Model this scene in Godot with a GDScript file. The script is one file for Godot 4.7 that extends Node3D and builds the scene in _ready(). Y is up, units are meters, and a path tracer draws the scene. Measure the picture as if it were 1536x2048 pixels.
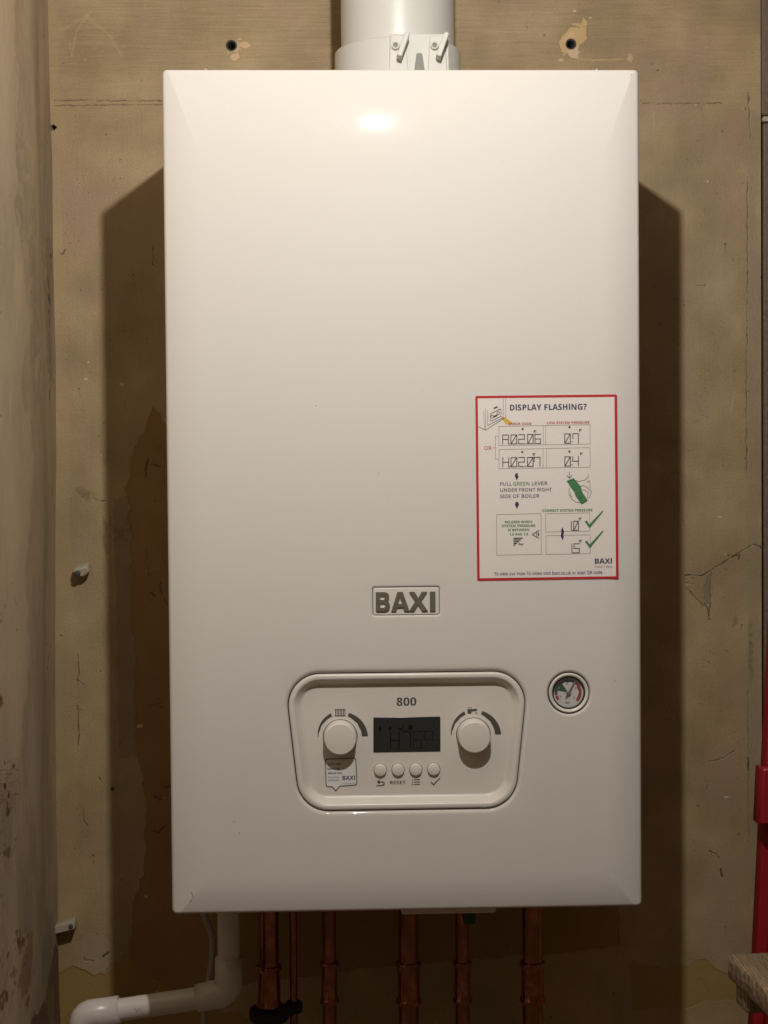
extends Node3D
# A wall-hung boiler in a narrow cupboard, lit by one small bare lamp under the ceiling.
# Metres, y up; x = 0, y = 0 is the middle of the boiler, z = 0 the plastered wall.

const FRONT := 0.318          # the boiler's front plane
const HALF_W := 0.225
const HALF_H := 0.39875
const FLOOR_Z := 0.3098       # floor of the recessed control panel
const PAPER := 0.3184         # face of the instruction label

var M := {}
var names := {}
var uv_origin := Vector2.ZERO
var uv_size := Vector2.ONE


func _ready() -> void:
	var cam := Camera3D.new()
	cam.name = "camera"
	cam.transform = Transform3D(Basis(Vector3(0.99946, -0.00831, 0.03179), Vector3(0.00913, 0.99962, -0.02592), Vector3(-0.03156, 0.0262, 0.99916)).orthonormalized(), Vector3(-0.065, 0.0193, 1.734))
	cam.fov = 37.69
	cam.near = 0.02
	cam.far = 50.0
	add_child(cam)
	cam.current = true
	var env := Environment.new()
	env.background_mode = Environment.BG_COLOR
	env.background_color = lin(0.053, 0.034, 0.021)
	env.tonemap_mode = Environment.TONE_MAPPER_LINEAR
	env.tonemap_exposure = 1.11
	env.sdfgi_enabled = true
	env.ssao_enabled = true
	env.ssil_enabled = true
	var we := WorldEnvironment.new()
	we.name = "environment"
	we.environment = env
	add_child(we)
	make_materials()
	ceiling_lamp()
	walls()
	boiler()
	flue()
	pipes()
	waste_pipe()
	wall_bits()
	ladder_and_plank()


# ---------------------------------------------------------------- helpers
func lin(r: float, g: float, b: float) -> Color:
	return Color(r, g, b).linear_to_srgb()


func mat(key: String, c: Color, rough: float, metal := 0.0) -> StandardMaterial3D:
	var m := StandardMaterial3D.new()
	m.resource_name = key
	m.albedo_color = c
	m.roughness = rough
	m.metallic = metal
	M[key] = m
	return m


func numbered(n: String) -> String:
	names[n] = names.get(n, -1) + 1
	return n if names[n] == 0 else "%s_%03d" % [n, names[n]]


func meta(o: Node, label: String, category: String, group := "", kind := "") -> void:
	if label: o.set_meta("label", label)
	if category: o.set_meta("category", category)
	if group: o.set_meta("group", group)
	if kind: o.set_meta("kind", kind)


func thing(n: String, label: String, category: String, at: Vector3, group := "") -> Node3D:
	var o := Node3D.new()
	o.name = numbered(n)
	o.position = at
	add_child(o)
	meta(o, label, category, group)
	return o


# A part under a thing (its mesh is given in the scene's metres) or under another part.
func part(n: String, mesh: Mesh, m: Material, parent: Node3D, label := "") -> MeshInstance3D:
	var o := MeshInstance3D.new()
	o.name = n
	o.mesh = mesh
	o.material_override = m
	if parent != self and not parent is MeshInstance3D:
		o.position = -parent.position
	if parent == self:
		o.name = numbered(n)
	parent.add_child(o, true)
	if label: o.set_meta("label", label)
	return o


func begin(flat := false) -> SurfaceTool:
	var st := SurfaceTool.new()
	st.begin(Mesh.PRIMITIVE_TRIANGLES)
	st.set_smooth_group(0xFFFFFFFF if flat else 0)
	return st


func done(st: SurfaceTool) -> ArrayMesh:
	st.index()
	st.generate_normals()
	return st.commit()


func v(st: SurfaceTool, p: Vector3) -> void:
	st.set_uv(Vector2((p.x - uv_origin.x) / uv_size.x, (uv_origin.y - p.y) / uv_size.y))
	st.add_vertex(p)


func tri(st: SurfaceTool, a: Vector3, b: Vector3, c: Vector3) -> void:
	v(st, a); v(st, b); v(st, c)


func quad(st: SurfaceTool, a: Vector3, b: Vector3, c: Vector3, d: Vector3) -> void:
	tri(st, a, b, c); tri(st, a, c, d)


# rows of equally many points, joined by quads
func rows(st: SurfaceTool, r: Array, closed := true) -> void:
	for i in r.size() - 1:
		var a: PackedVector3Array = r[i]
		var b: PackedVector3Array = r[i + 1]
		var n := a.size()
		for j in (n if closed else n - 1):
			var k := (j + 1) % n
			quad(st, a[j], a[k], b[k], b[j])


func fan(st: SurfaceTool, ring: PackedVector3Array, turn := false) -> void:
	var c := Vector3.ZERO
	for p in ring: c += p
	c /= ring.size()
	for j in ring.size():
		var k := (j + 1) % ring.size()
		if turn: tri(st, c, ring[k], ring[j])
		else: tri(st, c, ring[j], ring[k])


# turned shape; profile points are (radius, height along the axis); a sharp bend gets a hard edge
func lathe(profile: Array, origin: Vector3, axis: Vector3, segs := 40, bands := false) -> ArrayMesh:
	var st := begin()
	var u := axis.cross(Vector3.RIGHT if absf(axis.x) < 0.7 else Vector3.UP).normalized()
	var w := axis.cross(u).normalized()
	var group := 0
	for i in profile.size() - 1:
		if i > 0:
			var d0: Vector2 = profile[i] - profile[i - 1]
			var d1: Vector2 = profile[i + 1] - profile[i]
			if absf(d0.angle_to(d1)) > 0.75: group += 1
		st.set_smooth_group(group)
		var a := PackedVector3Array()
		var b := PackedVector3Array()
		for k in segs:
			var t := TAU * k / segs
			var dir := u * cos(t) + w * sin(t)
			a.append(origin + dir * profile[i].x + axis * profile[i].y)
			b.append(origin + dir * profile[i + 1].x + axis * profile[i + 1].y)
		rows(st, [b, a])
	return done(st)


func tube(path: Array, radii: Array, segs := 20) -> ArrayMesh:
	var st := begin()
	var all := []
	var u := Vector3.ZERO
	for i in path.size():
		var d: Vector3 = (path[mini(i + 1, path.size() - 1)] - path[maxi(i - 1, 0)]).normalized()
		if i == 0:
			u = d.cross(Vector3.FORWARD if absf(d.z) < 0.8 else Vector3.UP).normalized()
		else:
			u = (u - d * u.dot(d)).normalized()
		var w := d.cross(u)
		var ring := PackedVector3Array()
		for k in segs:
			var t := TAU * k / segs
			ring.append(path[i] + (u * cos(t) + w * sin(t)) * float(radii[i % radii.size()]))
		all.append(ring)
	all.reverse()
	rows(st, all)
	st.set_smooth_group(7)
	fan(st, all[0], true)
	fan(st, all[-1])
	return done(st)


func arc_path(center: Vector3, from: Vector3, to: Vector3, n := 10) -> Array:
	var out := []
	for i in n + 1:
		var t := PI / 2 * i / n
		out.append(center + from * cos(t) + to * sin(t))
	return out


# convex corners with rounded vertices, moved inwards by inset; always the same number of points
func rounded(c: Array, radius: float, inset := 0.0, n := 6) -> PackedVector2Array:
	var out := PackedVector2Array()
	var mid := Vector2.ZERO
	for p in c: mid += p
	mid /= c.size()
	var moved := []
	for i in c.size():
		var prev: Vector2 = c[(i + c.size() - 1) % c.size()]
		var here: Vector2 = c[i]
		var next: Vector2 = c[(i + 1) % c.size()]
		var d0 := (here - prev).normalized()
		var d1 := (next - here).normalized()
		var n0 := d0.orthogonal()
		if n0.dot(mid - here) < 0: n0 = -n0
		var n1 := d1.orthogonal()
		if n1.dot(mid - here) < 0: n1 = -n1
		var hit = Geometry2D.line_intersects_line(here + n0 * inset, d0, here + n1 * inset, d1)
		moved.append(hit if hit != null else here)
	var r := maxf(radius - inset, 0.00005)
	for i in moved.size():
		var here: Vector2 = moved[i]
		var d0: Vector2 = (here - moved[(i + moved.size() - 1) % moved.size()]).normalized()
		var d1: Vector2 = (moved[(i + 1) % moved.size()] - here).normalized()
		var bend := d0.angle_to(d1)
		var cut := r * tan(absf(bend) / 2)
		var center: Vector2 = here - d0 * cut + d0.orthogonal() * r * (-1.0 if bend > 0 else 1.0)
		var start: Vector2 = here - d0 * cut - center
		for k in n + 1:
			out.append(center + start.rotated(bend * k / n))
	return out


func box2(x0: float, y0: float, x1: float, y1: float) -> Array:
	return [Vector2(x0, y0), Vector2(x0, y1), Vector2(x1, y1), Vector2(x1, y0)]   # clockwise seen from +z


func at_z(p: PackedVector2Array, z: float) -> PackedVector3Array:
	var out := PackedVector3Array()
	for q in p: out.append(Vector3(q.x, q.y, z))
	return out


# a plate with rounded corners and bevelled front and back edges, in the plane of x and y
func plate(c: Array, radius: float, z0: float, z1: float, bevel: float, n := 5) -> ArrayMesh:
	var st := begin()
	var r := [at_z(rounded(c, radius, bevel, n), z0), at_z(rounded(c, radius, 0, n), z0 + bevel), at_z(rounded(c, radius, 0, n), z1 - bevel), at_z(rounded(c, radius, bevel * 0.3, n), z1 - bevel * 0.3), at_z(rounded(c, radius, bevel, n), z1)]
	rows(st, r)
	st.set_smooth_group(1)
	fan(st, r[0], true)
	st.set_smooth_group(2)
	fan(st, r[-1])
	return done(st)


func moved(mesh: ArrayMesh, t: Transform3D) -> ArrayMesh:
	var st := SurfaceTool.new()
	st.begin(Mesh.PRIMITIVE_TRIANGLES)
	st.append_from(mesh, 0, t)
	return st.commit()


# a box with bevelled edges, given by its middle and size, turned by a basis
func block(middle: Vector3, size: Vector3, bevel := 0.001, turn := Basis()) -> ArrayMesh:
	var h := size / 2
	return moved(plate(box2(-h.x, -h.y, h.x, h.y), bevel * 1.2, -h.z, h.z, bevel, 2), Transform3D(turn, middle))


# flat print: polygons laid on a surface that faces +z
func print_on(n: String, polys: Array, z: float, m: Material, parent: Node3D) -> void:
	var st := begin(true)
	for p in polys:
		var idx := Geometry2D.triangulate_polygon(p)
		for i in range(0, idx.size(), 3):
			var a: Vector2 = p[idx[i]]
			var b: Vector2 = p[idx[i + 1]]
			var c: Vector2 = p[idx[i + 2]]
			if (b - a).cross(c - a) > 0:
				var s := b; b = c; c = s
			tri(st, Vector3(a.x, a.y, z), Vector3(b.x, b.y, z), Vector3(c.x, c.y, z))
	part(n, done(st), m, parent)


func line(a: Vector2, b: Vector2, w: float) -> PackedVector2Array:
	var d := (b - a).normalized()
	var o := d.orthogonal() * w / 2
	return PackedVector2Array([a + o - d * w / 2, b + o + d * w / 2, b - o + d * w / 2, a - o - d * w / 2])


func lines(pts: Array, w: float, closed := false) -> Array:
	var out := []
	for i in pts.size() - (0 if closed else 1):
		out.append(line(pts[i], pts[(i + 1) % pts.size()], w))
	return out


func disc(c: Vector2, r: float, n := 20) -> PackedVector2Array:
	var out := PackedVector2Array()
	for k in n: out.append(c + Vector2(r, 0).rotated(TAU * k / n))
	return out


func arc_band(c: Vector2, r0: float, r1a: float, r1b: float, a0: float, a1: float, n := 24) -> PackedVector2Array:
	var out := PackedVector2Array()
	for k in n + 1: out.append(c + Vector2(lerpf(r1a, r1b, float(k) / n), 0).rotated(lerpf(a0, a1, float(k) / n)))
	for k in n + 1: out.append(c + Vector2(r0, 0).rotated(lerpf(a1, a0, float(k) / n)))
	return out


func font(bold := false, serif := false) -> SystemFont:
	var f := SystemFont.new()
	f.font_names = PackedStringArray(["Droid Serif" if serif else "Droid Sans"])
	f.font_weight = 700 if bold else 400
	return f


func heavy(bold: bool, more: float) -> FontVariation:
	var f := FontVariation.new()
	f.base_font = font(bold)
	f.variation_embolden = more
	return f


# lettering fitted into a box given by its middle and size, facing +z; deep = its thickness
func letters(n: String, s: String, c: Vector2, size: Vector2, z: float, m: Material, parent: Node3D, bold := false, deep := 0.0, turn := 0.0) -> void:
	var key := "font%s%s" % [bold, deep > 0]
	if not M.has(key): M[key] = heavy(bold, 0.0 if bold else 0.15)
	var t := TextMesh.new()
	t.text = s
	t.font = M[key]
	t.font_size = 64
	t.pixel_size = 0.01
	t.depth = 0.1 if deep > 0 else 0.0
	t.curve_step = 1.0
	var box := t.get_aabb()
	var sc := Vector3(size.x / box.size.x, size.y / box.size.y, deep / 0.1 if deep > 0 else 1.0)
	var mid := box.get_center()
	var o := MeshInstance3D.new()
	o.name = n
	o.mesh = t
	o.material_override = m
	var b := Basis.from_euler(Vector3(0, 0, turn)) * Basis.from_scale(sc)
	o.transform = Transform3D(b, Vector3(c.x, c.y, z) - b * Vector3(mid.x, mid.y, 0))
	if not parent is MeshInstance3D:
		o.position -= parent.position
	parent.add_child(o, true)


# a flat face in the plane z: one horizontal band, with openings; each opening is [x0, x1, outline]
func band(st: SurfaceTool, x0: float, x1: float, y0: float, y1: float, z: float, holes := []) -> void:
	var x := x0
	for h in holes:
		if h[0] > x + 1e-5: quad(st, Vector3(x, y0, z), Vector3(x, y1, z), Vector3(h[0], y1, z), Vector3(h[0], y0, z))
		around(st, h[0], h[1], y0, y1, z, h[2])
		x = h[1]
	if x < x1 - 1e-5: quad(st, Vector3(x, y0, z), Vector3(x, y1, z), Vector3(x1, y1, z), Vector3(x1, y0, z))


# the face between a rectangle and an outline inside it
func around(st: SurfaceTool, x0: float, x1: float, y0: float, y1: float, z: float, hole: PackedVector2Array) -> void:
	var c := Vector2.ZERO
	for p in hole: c += p
	c /= hole.size()
	var outer := PackedVector2Array()
	for p in hole:
		var d := p - c
		var t := INF
		if absf(d.x) > 1e-9: t = minf(t, ((x1 if d.x > 0 else x0) - c.x) / d.x)
		if absf(d.y) > 1e-9: t = minf(t, ((y1 if d.y > 0 else y0) - c.y) / d.y)
		outer.append(c + d * t)
	for corner in [Vector2(x0, y0), Vector2(x0, y1), Vector2(x1, y1), Vector2(x1, y0)]:
		var best := 0
		for i in outer.size():
			if absf((outer[i] - c).angle_to(corner - c)) < absf((outer[best] - c).angle_to(corner - c)): best = i
		outer[best] = corner
	rows(st, [at_z(outer, z), at_z(hole, z)])


# ---------------------------------------------------------------- painting of textures
var noise_a := FastNoiseLite.new()


func soft(lo: float, hi: float, x: float) -> float:
	return smoothstep(lo, hi, x)


func lay(im: Image, x: int, y: int, c: Color, a: float) -> void:
	if a > 0.003: im.set_pixel(x, y, im.get_pixel(x, y).lerp(c, minf(a, 1.0)))


func blot(im: Image, c: Vector2, rx: float, ry: float, col: Color, alpha: float, rag := 0.45, edge := 0.2) -> void:
	for y in range(maxi(0, int(c.y - ry * 1.5)), mini(im.get_height(), int(c.y + ry * 1.5) + 1)):
		for x in range(maxi(0, int(c.x - rx * 1.5)), mini(im.get_width(), int(c.x + rx * 1.5) + 1)):
			var d := Vector2((x - c.x) / rx, (y - c.y) / ry).length() + rag * noise_a.get_noise_2d(x * 4.0, y * 4.0 + c.x * 9.0)
			lay(im, x, y, col, alpha * (1.0 - soft(1.0 - edge, 1.0, d)))


func area(im: Image, pts: Array, col: Color, alpha: float, rag := 6.0, mottle := 0.2) -> void:
	var p := PackedVector2Array(pts)
	var lo := p[0]
	var hi := p[0]
	for q in p:
		lo = lo.min(q); hi = hi.max(q)
	for y in range(maxi(0, int(lo.y - rag)), mini(im.get_height(), int(hi.y + rag) + 1)):
		for x in range(maxi(0, int(lo.x - rag)), mini(im.get_width(), int(hi.x + rag) + 1)):
			var q := Vector2(x + rag * 2.0 * noise_a.get_noise_2d(x * 2.0, y * 2.0), y + rag * 2.0 * noise_a.get_noise_2d(x * 2.0 + 700.0, y * 2.0))
			if Geometry2D.is_point_in_polygon(q, p):
				lay(im, x, y, col, alpha * (1.0 - mottle * (0.5 + 0.5 * noise_a.get_noise_2d(x * 1.1 + 300.0, y * 0.7))))


func stroke(im: Image, pts: Array, w: float, col: Color, alpha: float, broken := 0.3) -> void:
	for i in pts.size() - 1:
		var a: Vector2 = pts[i]
		var b: Vector2 = pts[i + 1]
		var lo := a.min(b) - Vector2(w + 3, w + 3)
		var hi := a.max(b) + Vector2(w + 3, w + 3)
		for y in range(maxi(0, int(lo.y)), mini(im.get_height(), int(hi.y) + 1)):
			for x in range(maxi(0, int(lo.x)), mini(im.get_width(), int(hi.x) + 1)):
				var p := Vector2(x + 2.0 * noise_a.get_noise_2d(x * 5.0, y * 5.0), y + 2.0 * noise_a.get_noise_2d(x * 5.0 + 90.0, y * 5.0))
				var d := p.distance_to(Geometry2D.get_closest_point_to_segment(p, a, b))
				var ww := w * (1.0 - broken + broken * 2.0 * noise_a.get_noise_2d(x * 3.0 + 50.0, y * 3.0))
				lay(im, x, y, col, alpha * (1.0 - soft(ww * 0.4, ww + 0.3, d)))


func srgb(r: int, g: int, b: int) -> Color:
	return Color(r / 255.0, g / 255.0, b / 255.0)


const WK := 0.88               # texture pixels per unit of the wall drawing; a unit is 0.574 mm


func w2(x: float, y: float) -> Vector2:
	return Vector2((x - 50.0) * WK, (y + 80.0) * WK)


func wp(a: Array) -> Array:
	var out := []
	for i in range(0, a.size(), 2): out.append(w2(a[i], a[i + 1]))
	return out


func wall_pictures() -> Array:
	var w := int(1490 * WK)
	var h := int(2290 * WK)
	var im := Image.create(w, h, false, Image.FORMAT_RGB8)
	var bump := Image.create(w, h, false, Image.FORMAT_RF)
	var n := FastNoiseLite.new()
	n.seed = 4
	n.frequency = 0.006
	n.fractal_octaves = 4
	var n2 := FastNoiseLite.new()
	n2.seed = 9
	n2.frequency = 0.02
	n2.fractal_octaves = 3
	var base := srgb(162, 139, 103)
	var pale := srgb(174, 151, 116)
	var dull := srgb(146, 125, 92)
	var pink := srgb(160, 136, 108)
	for y in h:
		var up := 1.0 - soft(150.0, 420.0, y / WK)       # the upper part was brushed sideways, the rest up and down
		for x in w:
			var big := n.get_noise_2d(x, y)
			var side := n2.get_noise_2d(x * 0.35, y * 9.0)
			var down := n2.get_noise_2d(x * 6.0 + 500.0, y * 0.3)
			var fine := n2.get_noise_2d(x * 12.0, y * 12.0)
			var c := base.lerp(pale, clampf(big * 1.7 + side * 0.7 * up + down * 0.2 * (1.0 - up), 0, 1))
			c = c.lerp(dull, clampf(-big * 1.4 - side * 0.7 * up - down * 0.2 * (1.0 - up), 0, 0.8))
			c = c.lerp(pink, clampf(n.get_noise_2d(x + 900.0, y * 0.6) * 1.8, 0, 0.8))
			c = c * (1.0 + 0.06 * fine + 0.05 * n2.get_noise_2d(x * 26.0 + 70.0, y * 20.0))
			im.set_pixel(x, y, c)
			bump.set_pixel(x, y, Color(0.5 + 0.40 * big + 0.20 * side * (0.1 + up) + 0.03 * down + 0.07 * fine + 0.06 * n2.get_noise_2d(x * 22.0, y * 22.0), 0, 0))
	# cleaner, yellower paint left in the corner
	area(im, wp([88, -80, 116, -80, 120, 400, 124, 900, 132, 1500, 130, 1920, 88, 1920]), srgb(176, 150, 104), 0.3, 5.0, 0.3)
	# bare old distemper, ochre, where the newer plaster skim stops
	var ochre := srgb(140, 104, 56)
	area(im, wp([292, 800, 318, 838, 345, 905, 420, 930, 900, 950, 1150, 1200, 1200, 1600, 1230, 1900, 700, 1935, 480, 1960, 300, 1990, 232, 2010, 222, 1930, 240, 1800, 262, 1730, 270, 1600, 250, 1480, 246, 1200, 244, 1060, 238, 960, 250, 880, 275, 850]), ochre, 0.85, 3.0, 0.35)
	var lost := Color(0.12, 0, 0)
	area(bump, wp([292, 800, 318, 838, 345, 905, 420, 930, 900, 950, 1150, 1200, 1200, 1600, 1230, 1900, 700, 1935, 480, 1960, 300, 1990, 232, 2010, 222, 1930, 240, 1800, 262, 1730, 270, 1600, 250, 1480, 246, 1200, 244, 1060, 238, 960, 250, 880, 275, 850]), lost, 0.7, 5.0, 0.2)
	area(im, wp([210, 985, 245, 975, 252, 1300, 255, 1500, 216, 1500]), srgb(128, 106, 84), 0.5, 3.0, 0.4)
	area(im, wp([88, 1935, 120, 1915, 160, 1938, 180, 1930, 222, 1900, 330, 1990, 500, 2040, 520, 2230, 88, 2230]), srgb(152, 122, 58), 0.8, 5.0, 0.2)
	area(bump, wp([88, 1935, 120, 1915, 160, 1938, 180, 1930, 222, 1900, 330, 1990, 500, 2040, 520, 2230, 88, 2230]), lost, 0.7, 5.0, 0.2)
	area(im, wp([1250, 1935, 1365, 1948, 1385, 1936, 1408, 1930, 1425, 1945, 1450, 1962, 1480, 1968, 1487, 1990, 1462, 2008, 1420, 2012, 1370, 2028, 1250, 2030]), srgb(150, 124, 66), 0.8, 3.0, 0.2)
	area(bump, wp([1250, 1935, 1365, 1948, 1385, 1936, 1408, 1930, 1425, 1945, 1450, 1962, 1480, 1968, 1487, 1990, 1462, 2008, 1420, 2012, 1370, 2028, 1250, 2030]), lost, 0.7, 5.0, 0.2)
	# bare plaster below the skim
	area(im, wp([118, 1880, 150, 1850, 205, 1870, 215, 1905, 190, 1930, 150, 1928, 122, 1915]), srgb(164, 146, 118), 0.7, 5.0, 0.4)
	area(im, wp([1380, 1860, 1480, 1840, 1500, 1950, 1430, 1940, 1400, 1900]), srgb(160, 140, 116), 0.5, 6.0, 0.4)
	# greyish filler strip beside the right-hand edge
	area(im, wp([1494, 215, 1512, 215, 1518, 1500, 1500, 1800, 1488, 1800, 1492, 900]), srgb(150, 136, 112), 0.6, 3.0, 0.3)
	var ink := srgb(52, 46, 38)
	var brown := srgb(84, 62, 36)
	# cracks and joints: colour and real relief
	var cracks := [[[103, 196, 330, 198], 1.2, 0.55], [[103, 207, 330, 205], 1.0, 0.5], [[1282, 203, 1440, 203], 1.0, 0.5], [[1495, 180, 1497, 235, 1500, 272], 2.0, 0.5],
		[[1493, 352, 1492, 560, 1492, 640, 1490, 760, 1490, 930, 1491, 945], 0.8, 0.6], [[1492, 1380, 1493, 1500, 1492, 1560, 1494, 1690], 0.9, 0.4],
		[[1364, 1148, 1398, 1148, 1418, 1138, 1448, 1118, 1470, 1106, 1490, 1094, 1506, 1086, 1520, 1094], 1.6, 0.85], [[1364, 1163, 1380, 1166], 1.6, 0.8], [[1366, 1172, 1388, 1196, 1402, 1210], 1.2, 0.8],
		[[1416, 1142, 1415, 1190, 1413, 1238], 1.6, 0.7], [[1404, 1205, 1412, 1220, 1414, 1238], 2.2, 0.7], [[1456, 1110, 1476, 1108, 1472, 1116], 2.0, 0.7],
		[[1410, 1524, 1440, 1520, 1462, 1504], 1.0, 0.6], [[1412, 1706, 1425, 1715, 1432, 1722], 1.6, 0.8], [[1436, 1745, 1438, 1760], 2.0, 0.9], [[1492, 1520, 1493, 1545], 2.0, 0.8],
		[[133, 1395, 136, 1440, 134, 1475], 1.2, 0.8], [[135, 1292, 138, 1330, 134, 1345, 145, 1352], 1.4, 0.8], [[170, 976, 176, 986, 188, 988, 200, 986], 0.9, 0.6], [[112, 497, 118, 498, 121, 489], 1.2, 0.8],
		[[280, 905, 276, 925, 275, 940], 2.4, 0.8], [[290, 916, 304, 920], 1.6, 0.8], [[300, 938, 305, 936], 1.5, 0.7], [[275, 1086, 280, 1140], 1.2, 0.5], [[296, 480, 297, 520], 1.4, 0.7], [[302, 1150, 304, 1170, 316, 1195], 1.4, 0.8],
		[[282, 1172, 292, 1178], 1.4, 0.7], [[307, 1562, 318, 1558, 332, 1548], 2.6, 0.8], [[288, 1580, 300, 1578], 4.0, 0.8], [[280, 1645, 292, 1652, 304, 1640], 1.6, 0.8], [[270, 1400, 305, 1390], 1.4, 0.5],
		[[175, 1540, 182, 1552], 1.4, 0.7], [[205, 1560, 206, 1566], 1.8, 0.9], [[143, 1600, 143, 1625, 150, 1634], 0.9, 0.7], [[318, 1788, 345, 1780], 1.2, 0.7], [[178, 1900, 188, 1893], 3.0, 0.7], [[142, 1906, 158, 1908], 3.0, 0.45], [[150, 1955, 153, 1958], 1.4, 0.8], [[275, 1925, 277, 1932], 3.0, 0.6]]
	for k in cracks:
		stroke(im, wp(k[0]), k[1], ink.lerp(brown, 0.35), k[2], 0.6)
		stroke(bump, wp(k[0]), k[1] + 0.4, Color(0.0, 0, 0), k[2] * 0.8)
	area(im, wp([1402, 1150, 1416, 1142, 1415, 1200, 1404, 1206]), srgb(128, 112, 98), 0.8, 2.0, 0.3)
	area(bump, wp([1402, 1150, 1416, 1142, 1415, 1200, 1404, 1206]), lost, 0.7, 5.0, 0.2)
	area(im, wp([1366, 1168, 1402, 1150, 1404, 1206, 1390, 1196]), srgb(152, 130, 96), 0.6, 2.0, 0.4)
	# broken plaster round the two drilled holes
	var fresh := srgb(214, 178, 138)
	var straw := srgb(206, 174, 112)
	area(im, wp([474, 84, 486, 80, 495, 86, 494, 93, 484, 97, 474, 94]), fresh, 0.85, 1.6)
	area(bump, wp([474, 84, 486, 80, 495, 86, 494, 93, 484, 97, 474, 94]), lost, 0.8, 1.6, 0.3)
	area(im, wp([456, 107, 470, 103, 474, 115, 464, 120, 455, 117]), fresh, 0.85, 1.6)
	area(bump, wp([456, 107, 470, 103, 474, 115, 464, 120, 455, 117]), lost, 0.8, 1.6, 0.3)
	area(im, wp([452, 84, 460, 78, 472, 82, 475, 96, 466, 104, 455, 100]), srgb(196, 178, 138), 0.7, 1.2)
	area(im, wp([1112, 80, 1126, 62, 1138, 54, 1166, 50, 1167, 76, 1157, 86, 1150, 100, 1160, 98, 1150, 108, 1152, 117, 1138, 116, 1130, 104, 1116, 100, 1112, 92]), straw.lerp(fresh, 0.35), 0.9, 2.2, 0.25)
	area(bump, wp([1112, 80, 1126, 62, 1138, 54, 1166, 50, 1167, 76, 1157, 86, 1150, 100, 1160, 98, 1150, 108, 1152, 117, 1138, 116, 1130, 104, 1116, 100, 1112, 92]), lost, 0.8, 1.6, 0.3)
	area(im, wp([1118, 78, 1130, 64, 1142, 60, 1140, 76, 1130, 90]), fresh, 0.7, 1.5)
	area(bump, wp([1118, 78, 1130, 64, 1142, 60, 1140, 76, 1130, 90]), lost, 0.8, 1.6, 0.3)
	area(im, wp([1128, 92, 1152, 90, 1152, 104, 1146, 114, 1136, 110]), srgb(206, 180, 160), 0.8, 1.4)
	area(im, wp([1137, 44, 1156, 45, 1160, 32, 1170, 40, 1168, 50, 1155, 52, 1138, 48]), straw, 0.85, 1.0)
	area(bump, wp([1137, 44, 1156, 45, 1160, 32, 1170, 40, 1168, 50, 1155, 52, 1138, 48]), lost, 0.8, 1.6, 0.3)
	stroke(im, wp([1156, 114, 1180, 118, 1232, 116, 1250, 116, 1258, 110]), 1.6, srgb(200, 172, 126), 0.7)
	blot(im, w2(1256, 113), 5, 8, srgb(196, 168, 120), 0.7)
	for k in [[1144, 20, 3, 2], [1176, 34, 3, 1.5], [1116, 117, 4, 2], [1122, 106, 2, 2], [474, 76, 5, 1.4], [450, 103, 1.6, 1.6], [1388, 205, 2, 2], [1412, 358, 2, 2], [1436, 1030, 5, 2], [1446, 1105, 2, 2], [1447, 1598, 5, 2.4], [1460, 1485, 2, 1], [160, 745, 4, 2], [230, 756, 5, 2.4], [165, 712, 2, 2], [257, 1437, 6, 4], [266, 1780, 3, 3], [285, 1972, 3, 1]]:
		blot(im, w2(k[0], k[1]), k[2], k[3], srgb(212, 190, 150), 0.8)
	stroke(im, wp([1302, 205, 1304, 256]), 1.0, srgb(196, 172, 126), 0.55)
	stroke(im, wp([268, 1128, 298, 1124]), 0.9, srgb(196, 160, 100), 0.8)
	stroke(im, wp([1465, 780, 1458, 820]), 2.0, srgb(184, 160, 112), 0.6)
	stroke(im, wp([136, 85, 140, 110, 150, 60, 180, 20]), 4.0, srgb(190, 168, 128), 0.35)
	stroke(im, wp([120, 60, 170, 30, 215, 70, 240, 110]), 5.0, srgb(186, 164, 126), 0.3)
	for k in [[196, 1060, 8, 40], [205, 1030, 7, 12], [225, 1050, 16, 26], [150, 975, 20, 14], [300, 880, 14, 8], [1466, 1240, 6, 14], [1498, 1300, 5, 60]]:
		blot(im, w2(k[0], k[1]), k[2], k[3], srgb(104, 88, 62), 0.4, 0.9, 0.7)
	var rng := RandomNumberGenerator.new()
	rng.seed = 31
	for i in 420:                                     # specks, pinholes and short scratches
		var p := w2(rng.randf_range(92, 1520), rng.randf_range(-40, 2120))
		var dark := rng.randf() < 0.68
		blot(im, p, rng.randf_range(0.6, 2.2), rng.randf_range(0.6, 2.2), ink if dark else pale.lightened(0.2), rng.randf_range(0.25, 0.7))
		if i % 5 == 0:
			var d := Vector2(rng.randf_range(-14, 14), rng.randf_range(-4, 4)) if rng.randf() < 0.5 else Vector2(rng.randf_range(-3, 3), rng.randf_range(-26, 26))
			stroke(im, [p, p + d], rng.randf_range(0.6, 1.1), brown if dark else pale.lightened(0.12), rng.randf_range(0.25, 0.55), 0.5)
	for i in 60:                                      # groups of fine scuffs
		var p := w2(rng.randf_range(130, 330) if i % 2 else rng.randf_range(1300, 1500), rng.randf_range(300, 2040))
		for k in 8:
			blot(im, p + Vector2(rng.randfn(0, 7), rng.randfn(0, 12)), rng.randf_range(0.5, 1.6), rng.randf_range(0.5, 1.6), brown, 0.45)
	return [im, bump]


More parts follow.
